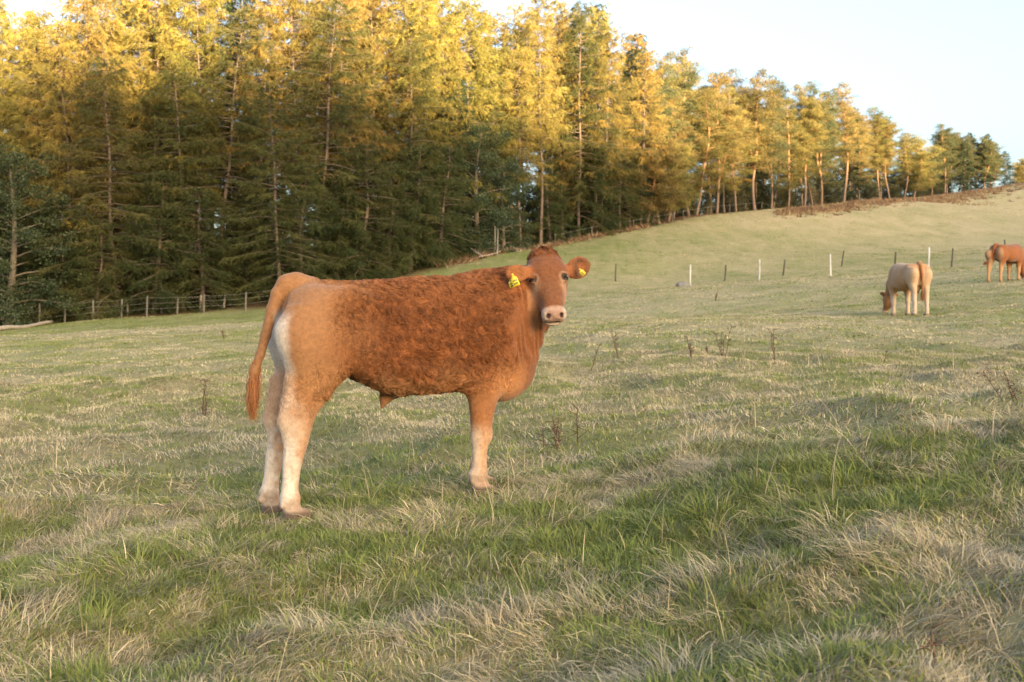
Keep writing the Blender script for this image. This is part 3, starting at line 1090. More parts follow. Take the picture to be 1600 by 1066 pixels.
HEADST = [(-.035, 0, -.055, .045, .045), (-.01, 0, -.055, .078, .080), (.03, 0, -.062, .108, .103), (.08, 0, -.066, .118, .116), (.135, 0, -.070, .117, .122), (.19, 0, -.072, .097, .112), (.25, 0, -.066, .074, .094),
          (.30, 0, -.056, .063, .076), (.34, 0, -.050, .062, .066), (.375, 0, -.047, .063, .058), (.402, 0, -.047, .060, .051), (.416, 0, -.049, .046, .036)]


def head_into(F, R, org, sc=1.0, ears=None, detail=True):
    st = [(r[0] * sc, 0, r[2] * sc, r[3] * sc, r[4] * sc) for r in HEADST]
    F.add(*loft(spline(st, 40), R, org, 2.7), 0.018)

    def hp(a, l, n_):
        return org + (np.array([a, l, n_]) * sc) @ R
    # poll, brows, cheeks, muzzle
    F.add(*ellip(hp(-.015, 0, -.03), np.array([.045, .062, .050]) * sc, R), 0.04)
    for sg in (-1, 1):
        F.add(*ellip(hp(.118, sg * .084, -.006), np.array([.034, .024, .022]) * sc, R), 0.03)
        F.add(*ellip(hp(.19, sg * .062, -.115), np.array([.075, .030, .060]) * sc, R), 0.05)
        F.add(*ellip(hp(.380, sg * .034, -.030), np.array([.032, .028, .026]) * sc, R), 0.02)
        F.add(*ellip(hp(.370, sg * .042, -.058), np.array([.034, .019, .022]) * sc, R), 0.02)
    F.add(*ellip(hp(.372, 0, -.094), np.array([.042, .048, .026]) * sc, R), 0.02)
    if detail:
        for sg in (-1, 1):
            F.cut(*ellip(hp(.409, sg * .034, -.012), np.array([.022, .0135, .0105]) * sc, R), 0.008)
        F.cut(*ellip(hp(.400, 0, -.066), np.array([.060, .070, .0070]) * sc, R), 0.006)
    for (c, d, up, ln, wd) in ears or []:
        d = unit(np.asarray(d, float))
        up = np.asarray(up, float)
        up = unit(up - d * (up @ d))
        Re = np.stack([d, np.cross(up, d), up])
        c = np.asarray(c, float)
        F.add(*ellip(c + d * ln * .5, np.array([ln * .56, wd * .5, .019 * sc]), Re), 0.012)
        F.cut(*ellip(c + d * ln * .56 + up * .017 * sc, np.array([ln * .40, wd * .33, .015 * sc]), Re), 0.008)
        F.add(*rcone(c - d * .03 * sc, c + d * ln * .25, .026 * sc, .024 * sc), 0.02)
    return hp


def mat_coat(name):
    k = NT(name)
    a = k.n('ShaderNodeAttribute', attribute_name='col')
    nz = k.noise(55, 5, 0.65)
    mr_ = k.n('ShaderNodeMapRange')
    for i_, v_ in zip((1, 2, 3, 4), (0.3, 0.7, 0.75, 1.2)):
        mr_.inputs[i_].default_value = v_
    k.l(nz, mr_.inputs[0])
    c = k.mix(1.0, a.outputs['Color'], mr_.outputs[0], 'MULTIPLY')
    b = k.n('ShaderNodeBsdfPrincipled')
    b.inputs['Roughness'].default_value = 0.75
    b.inputs['Specular IOR Level'].default_value = 0.15
    b.inputs['Sheen Weight'].default_value = 0.15
    bp = k.n('ShaderNodeBump')
    bp.inputs['Strength'].default_value = 0.5
    bp.inputs['Distance'].default_value = 0.01
    k.l(nz, bp.inputs['Height'])
    k.l(bp.outputs[0], b.inputs['Normal'])
    k.l(c, b.inputs['Base Color'])
    k.l(b.outputs[0], k.out.inputs['Surface'])
    return k.m


def mat_hair():
    k = NT('fur')
    a = k.n('ShaderNodeAttribute', attribute_name='hcol')
    b = k.n('ShaderNodeBsdfPrincipled')
    b.inputs['Roughness'].default_value = 0.55
    b.inputs['Specular IOR Level'].default_value = 0.25
    k.l(a.outputs['Color'], b.inputs['Base Color'])
    tr = k.n('ShaderNodeBsdfTranslucent')
    k.l(a.outputs['Color'], tr.inputs['Color'])
    mx = k.n('ShaderNodeMixShader')
    mx.inputs[0].default_value = 0.08
    k.l(b.outputs[0], mx.inputs[1])
    k.l(tr.outputs[0], mx.inputs[2])
    k.l(mx.outputs[0], k.out.inputs['Surface'])
    return k.m


def mat_plain(name, col, rough=0.5, spec=0.5, coat=0.0):
    k = NT(name)
    b = k.n('ShaderNodeBsdfPrincipled')
    nz = k.noise(40, 3, 0.5)
    mr_ = k.n('ShaderNodeMapRange')
    for i_, v_ in zip((1, 2, 3, 4), (0.3, 0.7, 0.85, 1.1)):
        mr_.inputs[i_].default_value = v_
    k.l(nz, mr_.inputs[0])
    k.l(k.mix(1.0, (*col, 1.0), mr_.outputs[0], 'MULTIPLY'), b.inputs['Base Color'])
    b.inputs['Roughness'].default_value = rough
    b.inputs['Specular IOR Level'].default_value = spec
    b.inputs['Coat Weight'].default_value = coat
    k.l(b.outputs[0], k.out.inputs['Surface'])
    return k.m


M_COAT, M_FUR = mat_coat('coat'), mat_hair()
M_EYE = mat_plain('eye_dark', (0.008, 0.006, 0.004), 0.30, 0.12, 0.0)
M_TAG = mat_plain('tag_yellow', (0.58, 0.47, 0.03), 0.5)
M_TAGINK = mat_plain('tag_ink', (0.03, 0.03, 0.02), 0.6)


def lerp3(c, target, w):
    return c * (1 - w[:, None]) + np.asarray(target) * w[:, None]


def curves_object(name, strands, radius, colours, mat, parent):
    """strands (N,K,3)"""
    n, kk = strands.shape[:2]
    hc = bpy.data.hair_curves.new(name)
    hc.add_curves([kk] * n)
    hc.attributes['position'].data.foreach_set('vector', strands.astype(np.float32).ravel())
    ra = hc.attributes.get('radius') or hc.attributes.new('radius', 'FLOAT', 'POINT')
    ra.data.foreach_set('value', np.asarray(radius, np.float32).ravel())
    ca = hc.attributes.new('hcol', 'FLOAT_COLOR', 'CURVE')
    c4 = np.ones((n, 4), np.float32)
    c4[:, :3] = colours
    ca.data.foreach_set('color', c4.ravel())
    hc.materials.append(mat)
    return obj(name, hc, parent)


def sample_skin(V, Q, n, weight, rng):
    T = np.concatenate([Q[:, [0, 1, 2]], Q[:, [0, 2, 3]]])
    e1, e2 = V[T[:, 1]] - V[T[:, 0]], V[T[:, 2]] - V[T[:, 0]]
    cr = np.cross(e1, e2)
    ar = np.linalg.norm(cr, axis=1)
    vn = np.zeros_like(V)
    for k_ in range(3):
        for j in range(3):
            vn[:, k_] += np.bincount(T[:, j], cr[:, k_], len(V))
    vn = unit(vn)
    w = ar * weight[T].mean(1)
    pick = rng.choice(len(T), n, p=w / w.sum())
    a, b = rng.uniform(0, 1, n), rng.uniform(0, 1, n)
    fl = a + b > 1
    a, b = np.where(fl, 1 - a, a), np.where(fl, 1 - b, b)
    bc = np.stack([1 - a - b, a, b], 1)
    t = T[pick]
    return (V[t] * bc[..., None]).sum(1), unit((vn[t] * bc[..., None]).sum(1)), t, bc, vn


# ---- the calf that looks at the camera
CTH = math.radians(22)
CO = np.array([-0.6004, 5.05, 0.0])
cc_, cs_ = math.cos(CTH), math.sin(CTH)
RL = np.array([[cc_, cs_, 0], [-cs_, cc_, 0], [0, 0, 1.0]])     # rows: calf's forward, left, up


def c2w(p):
    """calf-local -> world axes, about the calf's own origin"""
    return np.asarray(p, float) @ RL


def w2c(p):
    return np.asarray(p, float) @ RL.T


def foot_z(x, y):
    w = c2w((x, y, 0)) + CO
    return ground(w[0], w[1])


FEET = [foot_z(.515, .12), foot_z(.42, -.128), foot_z(-.585, .125), foot_z(-.52, -.125)]


def foot_level(x, y):
    return np.where(x > 0, np.where(y > 0, FEET[0], FEET[1]), np.where(y > 0, FEET[2], FEET[3]))


calf = empty('calf', tuple(CO), 0)
calf.rotation_euler[2] = CTH
tag(calf, 'red-brown calf with yellow ear tags looking at the camera', 'calf')

# everything below is in the calf's own axes
HP = w2c(at(850, 402, 5.22) - CO)          # poll
HM = w2c(at(868, 493, 4.985) - CO)          # end of the muzzle
HR = frame_from(HM - HP, w2c((0.06, -1.0, 0.62)))
HSC = 0.93
F = Field((-.80, -.62, -.03), (1.08, .34, 1.46), 0.0085)
st = [(x, 0, zc, hw, hz) for x, zc, hz, hw in TORSO]
F.add(*loft(spline(st, 60), np.eye(3), (0, 0, 0), 2.25), 0.05)
# haunches, hips, shoulder blades, belly, brisket
for sg in (-1, 1):
    F.add(*ellip((-.415, sg * .13, .93), (.140, .105, .20)), 0.08)
    F.add(*ellip((-.30, sg * .17, 1.07), (.09, .05, .05)), 0.08)
    F.add(*ellip((-.468, sg * .105, .86), (.080, .085, .19)), 0.07)
    F.add(*ellip((.40, sg * .165, .86), (.13, .07, .22)), 0.08)
    F.add(*ellip((.06, sg * .14, .82), (.28, .14, .17)), 0.10)
for sg in (-1, 1):
    F.add(*ellip((-.275, sg * .185, 1.095), (.045, .035, .035)), 0.05)      # hook bone
    F.add(*ellip((-.500, sg * .085, 1.085), (.040, .032, .035)), 0.04)      # pin bone
    F.add(*rcone((-.22, sg * .16, .86), (-.34, sg * .15, .76), .030, .045), 0.08)   # fold from flank to stifle
    F.cut(*ellip((-.475, sg * .285, .84), (.022, .050, .20)), 0.06)         # seam in the thigh
    F.cut(*ellip((.285, sg * .325, .80), (.030, .060, .20)), 0.07)          # hollow behind the shoulder
    F.cut(*ellip((-.17, sg * .330, 1.02), (.085, .085, .085)), 0.09)        # hunger hollow before the hip
    F.add(*ellip((.535, sg * .155, .80), (.055, .045, .07)), 0.05)          # point of the shoulder
    F.cut(*ellip((.595, sg * .195, .74), (.016, .055, .14)), 0.035)         # crease between shoulder and brisket
F.add(*ellip((.60, -.01, .70), (.15, .11, .13)), 0.08)
F.add(*ellip((.665, -.02, .80), (.085, .080, .15)), 0.08)
F.add(*rcone((.06, 0, .69), (-.05, -.02, .59), .085, .022), 0.06)
F.add(*rcone((-.05, -.02, .59), (-.065, -.02, .548), .020, .010), 0.03)
# neck turning back towards the camera
NB = HP + (np.array([.07, -.01, -.12]) * HSC) @ HR
F.add(*rcone((.50, 0, .96), (.66, -.015, 1.06), .25, .175), 0.08)
F.add(*rcone((.64, 0, 1.03), NB, .180, .095), 0.06)
F.add(*rcone((.50, 0, 1.10), (.66, -.02, 1.165), .105, .075), 0.08)
F.add(*rcone((.66, -.02, .86), HP + (np.array([.16, 0, -.17]) * HSC) @ HR, .125, .062), 0.06)
# legs
leg(F, HIND, -.520, -.125, foot_z(-.52, -.125), 0.06)
leg(F, HIND, -.585, .125, foot_z(-.585, .125), 0.06, 0.075)
leg(F, FORE, .420, -.128, foot_z(.42, -.128) + .004, 0.05)
leg(F, FORE, .515, .120, foot_z(.515, .12), 0.05, -0.02)
for (x, y, hind) in ((-.52, -.125, 1), (-.585, .125, 1), (.42, -.128, 0), (.515, .12, 0)):
    z = foot_z(x, y)
    for sg in (-1, 1):      # cloven hooves and dewclaws
        F.add(*ellip((x + .030, y + sg * .023, z + .028), (.058, .021, .034)), 0.008)
        F.add(*ellip((x - .046 - .014 * hind, y + sg * .018, z + .085), (.014, .012, .018)), 0.012)
    F.cut(*ellip((x + .085, y, z + .01), (.045, .006, .04)), 0.01)
    F.add(*ellip((x - .018, y, z + .115), (.046, .043, .030)), 0.015)       # fetlock
    if hind:                # point of the hock and the tendon above it
        xt = x + (.03 if y > 0 else 0)
        F.add(*rcone((xt - .030, y, z + .40), (xt - .042, y, z + .475), .022, .026), 0.03)
        F.add(*rcone((xt - .042, y, z + .475), (xt - .005, y * 1.02, z + .66), .024, .036), 0.05)
        for sg in (-1, 1):
            F.cut(*ellip((x - .012, y + sg * .092, z + .58), (.014, .03, .09)), 0.04)
            F.cut(*ellip((x - .036, y + sg * .050, z + .26), (.007, .016, .12)), 0.015)
    else:
        F.add(*ellip((x + .03, y, z + .315), (.030, .040, .045)), 0.02)
# tail
TAIL = [(-.42, 0, 1.155, .050), (-.49, .002, 1.172, .046), (-.537, .004, 1.166, .040), (-.575, .006, 1.12, .034), (-.604, .008, 1.04, .029), (-.634, .008, .92, .0245), (-.662, .006, .82, .021), (-.690, .004, .745, .021), (-.698, .002, .69, .013)]
for a, b in zip(TAIL[:-1], TAIL[1:]):
    F.add(*rcone(a[:3], b[:3], a[3], b[3]), 0.012 if a[0] < -.56 else 0.03)
# head
e1c = w2c(at(824, 424, 5.14) - CO)
e2c = w2c(at(886, 424, 5.19) - CO)
EARS = [(e1c, w2c(at(786, 432, 5.06) - at(824, 424, 5.14)), w2c((.10, -1.0, .25)), .125, .095),
        (e2c, w2c(at(924, 412, 5.26) - at(886, 424, 5.19)), w2c((.25, -1.0, -.15)), .138, .118)]
gz = [F.lo[k_] + F.h * np.arange(F.n[k_]) for k_ in range(3)]
GXX, GYY, GZZ = np.meshgrid(*gz, indexing='ij')
wfold = smooth(.50, .58, GXX) * smooth(1.22, 1.12, GZZ) * smooth(.72, .86, GZZ)
F.D += (0.0075 * wfold * np.sin(2 * math.pi * (GXX + .32 * GZZ + .03 * np.sin(9 * GZZ) + .012 * np.sin(60 * GXX)) / .044)).astype(np.float32)
del GXX, GYY, GZZ, wfold
hp = head_into(F, HR, HP, HSC, EARS)


def on_skin(a, l, n0=.10):
    """outermost point of the head at that place of the face, walking in from the front"""
    for n_ in np.arange(n0, -.12, -.001):
        p_ = hp(a, l, n_)
        i_ = np.round((p_ - F.lo) / F.h).astype(int)
        if F.D[tuple(i_)] < 0.001:
            return n_
    return -.05


EYEL = .090
EYES = [(.168, sg * EYEL, on_skin(.168, sg * EYEL)) for sg in (-1, 1)]
for (ea, el_, en) in EYES:
    F.add(*ellip(hp(ea - .022, el_, en + .001), np.array([.009, .024, .010]) * HSC, HR), 0.012)
    F.add(*ellip(hp(ea + .020, el_, en - .002), np.array([.007, .022, .007]) * HSC, HR), 0.012)
_sl, _P = F.block((-.45, -.34, .58), (.66, -.02, 1.24))
_p = _P.reshape(-1, 3)
_near = np.abs(F.D[_sl].ravel()) < .03
_w = np.zeros(len(_p))
_q = _p[_near]
_w[_near] = smooth(-.44, -.15, _q[:, 0]) * smooth(.62, .45, _q[:, 0]) * smooth(.58, .66, _q[:, 2]) * (.0035 * noise3(_q / np.array([.026, .03, .022]), 85) + .003 * noise3(_q / .014, 86)) * (.4 + .8 * (.5 + .5 * noise3(_q / .16, 82)))
F.D[_sl] += _w.reshape(F.D[_sl].shape).astype(np.float32)
CV, CQ = F.skin(1)


# where the hindquarters end, height by height
REARZ = np.arange(.45, 1.12, .02)
_bk = (np.abs(CV[:, 1]) > .055) & (CV[:, 0] < -.2)
REARX = np.array([CV[_bk & (np.abs(CV[:, 2] - z_) < .02) & (CV[:, 1] < 0), 0].min() for z_ in REARZ])


def calf_colour(P):
    """coat pattern in the calf's own axes"""
    x, y, z = P[:, 0], P[:, 1], P[:, 2]
    n1 = noise3(P / 0.09, 61)
    n2 = noise3(P / 0.03, 62)
    c = np.tile(np.array([0.225, 0.082, 0.0265]), (len(P), 1)) * (1 + 0.10 * n1 + 0.08 * n2)[:, None]
    n4 = noise3(P / np.array([.06, .06, .035]), 64)
    c *= (1 + (.20 * n4 + .16 * noise3(P / np.array([.026, .026, .016]), 65)) * smooth(-.45, -.20, x) * smooth(.70, .50, x))[:, None]
    c = lerp3(c, (0.40, 0.21, 0.100), smooth(.80, .66, z + .05 * n1) * smooth(-.35, .0, x) * smooth(.42, .28, x) * 0.75)          # paler shaggy belly
    c = lerp3(c, (0.38, 0.16, 0.06), smooth(1.0, 1.22, z + .04 * n1) * smooth(.60, .45, x) * .5)                                 # paler towards the top of the back
    n5 = noise3(P / .15, 68)
    rump = smooth(-.10, -.42, x + .07 * n1 + .09 * n5 - .10 * (z - .95))
    c = lerp3(c, (0.345, 0.178, 0.083), rump * .92)
    xe = np.interp(z, REARZ, REARX)
    rear = np.where(y < 0, smooth(.060, .018, x - xe + .010 * n1), smooth(.12, .05, x - xe + .015 * n1)) * smooth(1.06, .96, z) * smooth(.50, .60, z)
    c = lerp3(c, (0.62, 0.56, 0.50), rear)
    leghi = smooth(.80, .62, z) * (np.abs(x - .43) < .25)
    c = lerp3(c, (0.33, 0.145, 0.058), leghi * .75)
    c = lerp3(c, (0.36, 0.20, 0.095), np.exp(-((x + .45) / .09) ** 2 - ((z - .70) / .08) ** 2) * .8 * (y < 0))                     # shade on the lower thigh, put into the coat colour
    c = lerp3(c, (0.46, 0.23, 0.10), smooth(.80, .72, z) * smooth(.50, .60, z) * (x < -.3) * .5)
    zz = z - foot_level(x, y)
    hindl = x < -.25
    c = lerp3(c, (0.46, 0.28, 0.165), smooth(.64, .42, zz + .07 * n1 + .03 * n2) * hindl)
    c = lerp3(c, (0.68, 0.61, 0.53), smooth(.66, .30, zz + .06 * n1) * hindl * smooth(-.47, -.56, x + .03 * n2 + .05 * (y > 0)))  # white lower legs; the front-to-back split is sidelight put into the colour
    c = lerp3(c, (0.50, 0.31, 0.185), smooth(.40, .28, zz + .03 * n1) * ~hindl)
    c = lerp3(c, (0.58, 0.46, 0.36), smooth(.40, .28, zz) * ~hindl * smooth(.43, .385, x))  # forelegs paler along the back edge, sidelight painted in as well
    c = lerp3(c, (0.36, 0.26, 0.19), smooth(.14, .08, zz + .04 * n1) * .7)
    c = lerp3(c, (0.10, 0.075, 0.058), smooth(.062, .045, zz) * .9)
    c *= (1 + .14 * noise3(P / np.array([.02, .02, .05]), 66) * smooth(.6, .45, z))[:, None]
    q = np.exp(-((x - .56) / .10) ** 2 - ((z - .66) / .10) ** 2) * (y < 0.02)
    c = lerp3(c, (0.60, 0.30, 0.13), q * .7)                                                                                     # pale brisket
    fold = noise3(np.stack([(x + .45 * z) / .022, y / .3, z / .4], 1), 67)
    c *= (1 + .16 * fold * smooth(.52, .60, x) * smooth(1.25, 1.1, z) * smooth(.7, .85, z))[:, None]  # shading of the neck creases streaked into the coat colour
    c = lerp3(c, (0.27, 0.105, 0.04), smooth(.52, .60, x) * smooth(.80, .95, z) * smooth(1.30, 1.2, z) * .6)
    # tail
    tl = (x < -.56) & (np.abs(y) < .045)
    tailw = smooth(-.575, -.605, x + .16 * np.maximum(0, z - .95)) * (np.abs(y - .006) < .032)
    c = lerp3(c, (0.31, 0.16, 0.078), tailw * (z > .66))
    # head
    L = (P - HP) @ HR.T / HSC
    a, l, n_ = L[:, 0], L[:, 1], L[:, 2]
    hd = (a > -.08) & (a < .47) & (np.abs(l) < .125) & (n_ > -.21) & (n_ < .06)
    face = np.array([0.205, 0.077, 0.028]) * (1 + .10 * n2 + .06 * n1)[:, None]
    face = lerp3(face, (0.19, 0.088, 0.045), np.exp(-((a - .25) / .07) ** 2 - (l / .045) ** 2) * .65)
    face = lerp3(face, (0.45, 0.225, 0.11), smooth(.055, .085, np.abs(l)) * smooth(.17, .22, a) * .7 * smooth(-.16, -.10, n_))
    for (ea, el_, en) in EYES:
        de = np.sqrt(((a - ea) / .025) ** 2 + ((l - el_) / .027) ** 2 + ((n_ - en) / .035) ** 2)
        face = lerp3(face, (0.46, 0.29, 0.18), smooth(1.6, 1.2, de) * .5)
        face = lerp3(face, (0.44, 0.27, 0.16), np.exp(-((a - .215) / .026) ** 2 - ((l - el_ * .86) / .022) ** 2) * .8)
        face = lerp3(face, (0.05, 0.03, 0.02), smooth(1.05, .85, de))
    mz = smooth(.350, .368, a - .25 * np.maximum(0, -.05 - n_) + .12 * np.maximum(0, np.abs(l) - .04) + .003 * n2)
    face = lerp3(face, (0.43, 0.29, 0.215), mz)
    face = lerp3(face, (0.52, 0.42, 0.35), mz * np.maximum(smooth(.040, .056, np.abs(l)), smooth(-.050, -.062, n_)))
    face = lerp3(face, (0.38, 0.24, 0.185), smooth(.375, .395, a) * smooth(-.065, -.05, n_) * smooth(.045, .03, np.abs(l)))
    face = lerp3(face, (0.30, 0.14, 0.06), smooth(-.098, -.112, n_) * smooth(.025, .0, l) * .6)
    for sg in (-1, 1):
        dn = np.sqrt(((a - .409) / .026) ** 2 + ((l - sg * .036) / .0130) ** 2 + ((n_ + .012) / .0135) ** 2)
        face = lerp3(face, (0.05, 0.025, 0.02), smooth(1.05, .85, dn))
    face = lerp3(face, (0.10, 0.06, 0.045), smooth(.0105, .005, np.abs(n_ + .066)) * (a > .35))
    c = np.where(hd[:, None], face, c)
    for k_, (ec, ed_, eu, ln, wd) in enumerate(EARS):
        dv = P - (ec + unit(ed_) * ln * .56)
        d_ = np.linalg.norm(dv, axis=1)
        inner = smooth(.08, .03, d_) * smooth(.0, .010, dv @ unit(eu - unit(ed_) * (eu @ unit(ed_))))
        c = lerp3(c, (0.36, 0.13, 0.045), smooth(.11, .085, d_) * .8)
        c = lerp3(c, (0.12, 0.065, 0.040) if k_ else (.34, .14, .05), inner * .9)
    return np.clip(c * np.array([.86, .83, .80]), 0.01, 0.95)


CC = calf_colour(CV)
obj('body', mesh_from('calf_body', CV, CQ, [M_COAT], CC * 0.85, True), calf)


def fur_of(V, Q, N, colour_fn, len_fn, comb_fn, rng, parent, rad=0.0009, wave=1.0):
    w = np.clip(len_fn(V), 0, 1)
    w = np.where(w > 0, 0.35 + w * 16, 0)
    p, n_, t, bc, vn = sample_skin(V, Q, N, w, rng)
    L = len_fn(p) * rng.uniform(0.6, 1.25, N)
    ok = L > 0.001
    p, n_, L = p[ok], n_[ok], L[ok]
    N = len(p)
    cb = comb_fn(p)
    cb = cb - n_ * (cb * n_).sum(1)[:, None]
    cb = unit(cb)
    bi = np.cross(n_, cb)
    shag = smooth(.010, .028, L)
    ang = (0.9 * noise3(p / .05, 71) + 0.9 * noise3(p / .022, 72)) * (0.25 + 0.9 * shag * wave) + rng.normal(size=N) * .18
    d = cb * np.cos(ang)[:, None] + bi * np.sin(ang)[:, None]
    lift = 0.22 + 0.30 * shag * (0.6 + 0.5 * noise3(p / .035, 73)) + 0.06 * rng.normal(size=N)
    K = 5
    u = np.linspace(0, 1, K)
    curl = 5.0 * noise3(p / .04, 74)
    S_ = []
    for k_ in range(K):
        s_ = u[k_]
        side = (np.sin(s_ * (2.6 + 2.2 * shag) + curl) - np.sin(curl)) * 0.30 * shag
        S_.append(p - n_ * 0.002 + (d * (s_ * (1 - .15 * s_))) * L[:, None] + n_ * (lift * np.sin(s_ * 2.2) * L)[:, None] + np.cross(n_, d) * (side * L)[:, None])
    S_ = np.stack(S_, 1)
    from mathutils.kdtree import KDTree
    ci = rng.choice(N, max(1, N // 18), replace=False)
    kd = KDTree(len(ci))
    for q_, i_ in enumerate(ci):
        kd.insert(p[i_], q_)
    kd.balance()
    near = ci[np.array([kd.find(p[i_])[1] for i_ in range(N)])]
    pull = (u ** 1.4)[None, :, None] * (0.08 + 0.50 * shag)[:, None, None] * rng.uniform(.5, 1.1, N)[:, None, None]
    S_ = S_ + (S_[near] - S_) * pull * (u > 0)[None, :, None]
    ctone = (1 + 0.13 * rng.normal(size=len(p)))[near]
    col = colour_fn(p) * (1 + (np.clip(ctone, .6, 1.5) - 1) * (0.4 + .6 * shag))[:, None]
    tone = 1 + 0.22 * noise3(p / .025, 75) * shag + 0.14 * rng.normal(size=N)
    col = np.clip(col * np.clip(tone, .5, 1.6)[:, None], .008, .95)
    R_ = rad * (1 + .5 * shag[:, None]) * (1 - .75 * u)[None] * (0.7 + 0.6 * rng.uniform(0, 1, N))[:, None]
    return curves_object('fur', S_, R_, col, M_FUR, parent)


def calf_len(P):
    x, y, z = P[:, 0], P[:, 1], P[:, 2]
    n1 = noise3(P / .07, 81)
    body = smooth(-.46, -.14, x - .05 * (z - .9) + .06 * n1 + .09 * noise3(P / .15, 68))
    n3 = .5 + .5 * noise3(P / .16, 82)
    L = .009 + .022 * body * smooth(.58, .66, z) * smooth(.70, .42, x + .1 * n1) * (.35 + .75 * n3)
    L += .022 * body * smooth(.84, .68, z) * smooth(.40, .30, x) * smooth(.60, .64, z)
    L += .012 * smooth(1.12, 1.19, z) * smooth(-.3, .0, x) * smooth(.8, .7, x)
    lo = smooth(.66, .50, z + .05 * n1)
    L = L * (1 - lo) + .0075 * lo
    L = np.where(x < -.25, np.maximum(L, .0075 + .009 * smooth(.82, .70, z) * smooth(.44, .58, z + .04 * n1)), L)
    H = (P - HP) @ HR.T / HSC
    a, l, n_ = H[:, 0], H[:, 1], H[:, 2]
    hd = (a > -.08) & (a < .47) & (np.abs(l) < .125) & (n_ > -.21) & (n_ < .06)
    Lh = .008 + .026 * smooth(.045, -.02, a) * smooth(-.11, -.04, n_)
    Lh = np.where(a > .345, .0022, Lh)
    for (ea, el_, en) in EYES:
        de = np.sqrt(((a - ea) / .021) ** 2 + ((l - el_) / .023) ** 2 + ((n_ - en) / .03) ** 2)
        Lh = np.where(de < 1.0, 0, Lh)
    L = np.where(hd, Lh, L)
    for ec, ed_, eu, ln, wd in EARS:
        d_ = np.linalg.norm(P - (ec + unit(ed_) * ln * .5), axis=1)
        L = np.where((d_ < .09) & ~hd, .014, L)
    return np.where(z - foot_level(x, y) < .055, 0, L)


def calf_comb(P):
    x, z = P[:, 0], P[:, 2]
    c = np.tile(np.array([-.75, 0, -.75]), (len(P), 1))
    c = c * smooth(.50, .66, z)[:, None] + np.array([0, 0, -1.0]) * smooth(.66, .50, z)[:, None]
    c[(x > .52)] = (-.3, 0, -1)
    H = (P - HP) @ HR.T
    a = H[:, 0]
    hd = (a > -.08) & (a < .47) & (np.abs(H[:, 1]) < .125) & (H[:, 2] > -.21) & (H[:, 2] < .06)
    fd = np.where((a < .06)[:, None], HR[0] * -.6 + HR[2] * .5, HR[0]) + HR[1] * (np.sign(H[:, 1]) * .4)[:, None]
    c = np.where(hd[:, None], fd, c)
    for ec, ed_, eu, ln, wd in EARS:
        d_ = np.linalg.norm(P - (ec + unit(ed_) * ln * .5), axis=1)
        c = np.where(((d_ < .09) & ~hd)[:, None], unit(ed_) + 0.0 * P, c)
    return c


frng = np.random.default_rng(31)
fur_of(CV, CQ, 210000, calf_colour, calf_len, calf_comb, frng, calf)
# switch of the tail: long loose hair
m = 900
t0 = frng.uniform(.0, 1, m) ** .7
root = np.array([-.680, .005, .80]) + (np.array([-.698, .002, .69]) - np.array([-.680, .005, .80])) * t0[:, None] + frng.normal(size=(m, 3)) * .008
Ls = frng.uniform(.10, .20, m)
uu = np.linspace(0, 1, 7)
ph = frng.normal(size=m) * .6 + 3 * noise3(root / .012, 91)
out = frng.normal(size=(m, 3)) * np.array([.16, .16, 0]) + np.array([-.04, 0, -1])
out = unit(out)
Sx = root[:, None] + out[:, None] * (Ls[:, None] * uu)[..., None]
Sx[..., 0] += .010 * np.sin(uu[None] * 7 + ph[:, None]) * uu
Sx[..., 0] += (-.0 - .030 * np.sign(root[:, :1] + .69)) * 0 - (out[:, 0] * Ls)[:, None] * uu[None] ** 2 * .8
Sx[..., 1] -= (out[:, 1] * Ls)[:, None] * uu[None] ** 2 * .8
tc = np.array([.25, .105, .042]) * (1 + .25 * frng.normal(size=m))[:, None]
curves_object('tail_switch', Sx, .0016 * (1 - .7 * uu)[None] * np.ones((m, 1)), np.clip(tc, .03, .8), M_FUR, calf)


def uv_ball(c, r, R=np.eye(3), seg=16, rings=10):
    th = np.linspace(0, math.pi, rings + 1)
    ph_ = np.linspace(0, 2 * math.pi, seg, endpoint=False)
    v = np.array([[math.sin(a) * math.cos(b), math.sin(a) * math.sin(b), math.cos(a)] for a in th for b in ph_])
    v = (v * np.asarray(r)) @ R + c
    f = [(i * seg + j, i * seg + (j + 1) % seg, (i + 1) * seg + (j + 1) % seg, (i + 1) * seg + j) for i in range(rings) for j in range(seg)]
    return v, np.array(f)


for (ea, el_, en) in EYES:
    v, f = uv_ball(hp(ea, el_, en - .0105), np.array([.0175, .0205, .0150]) * HSC, HR)
    obj('eye', mesh_from('eye', v, f[:, ::-1], [M_EYE], None, True), calf)


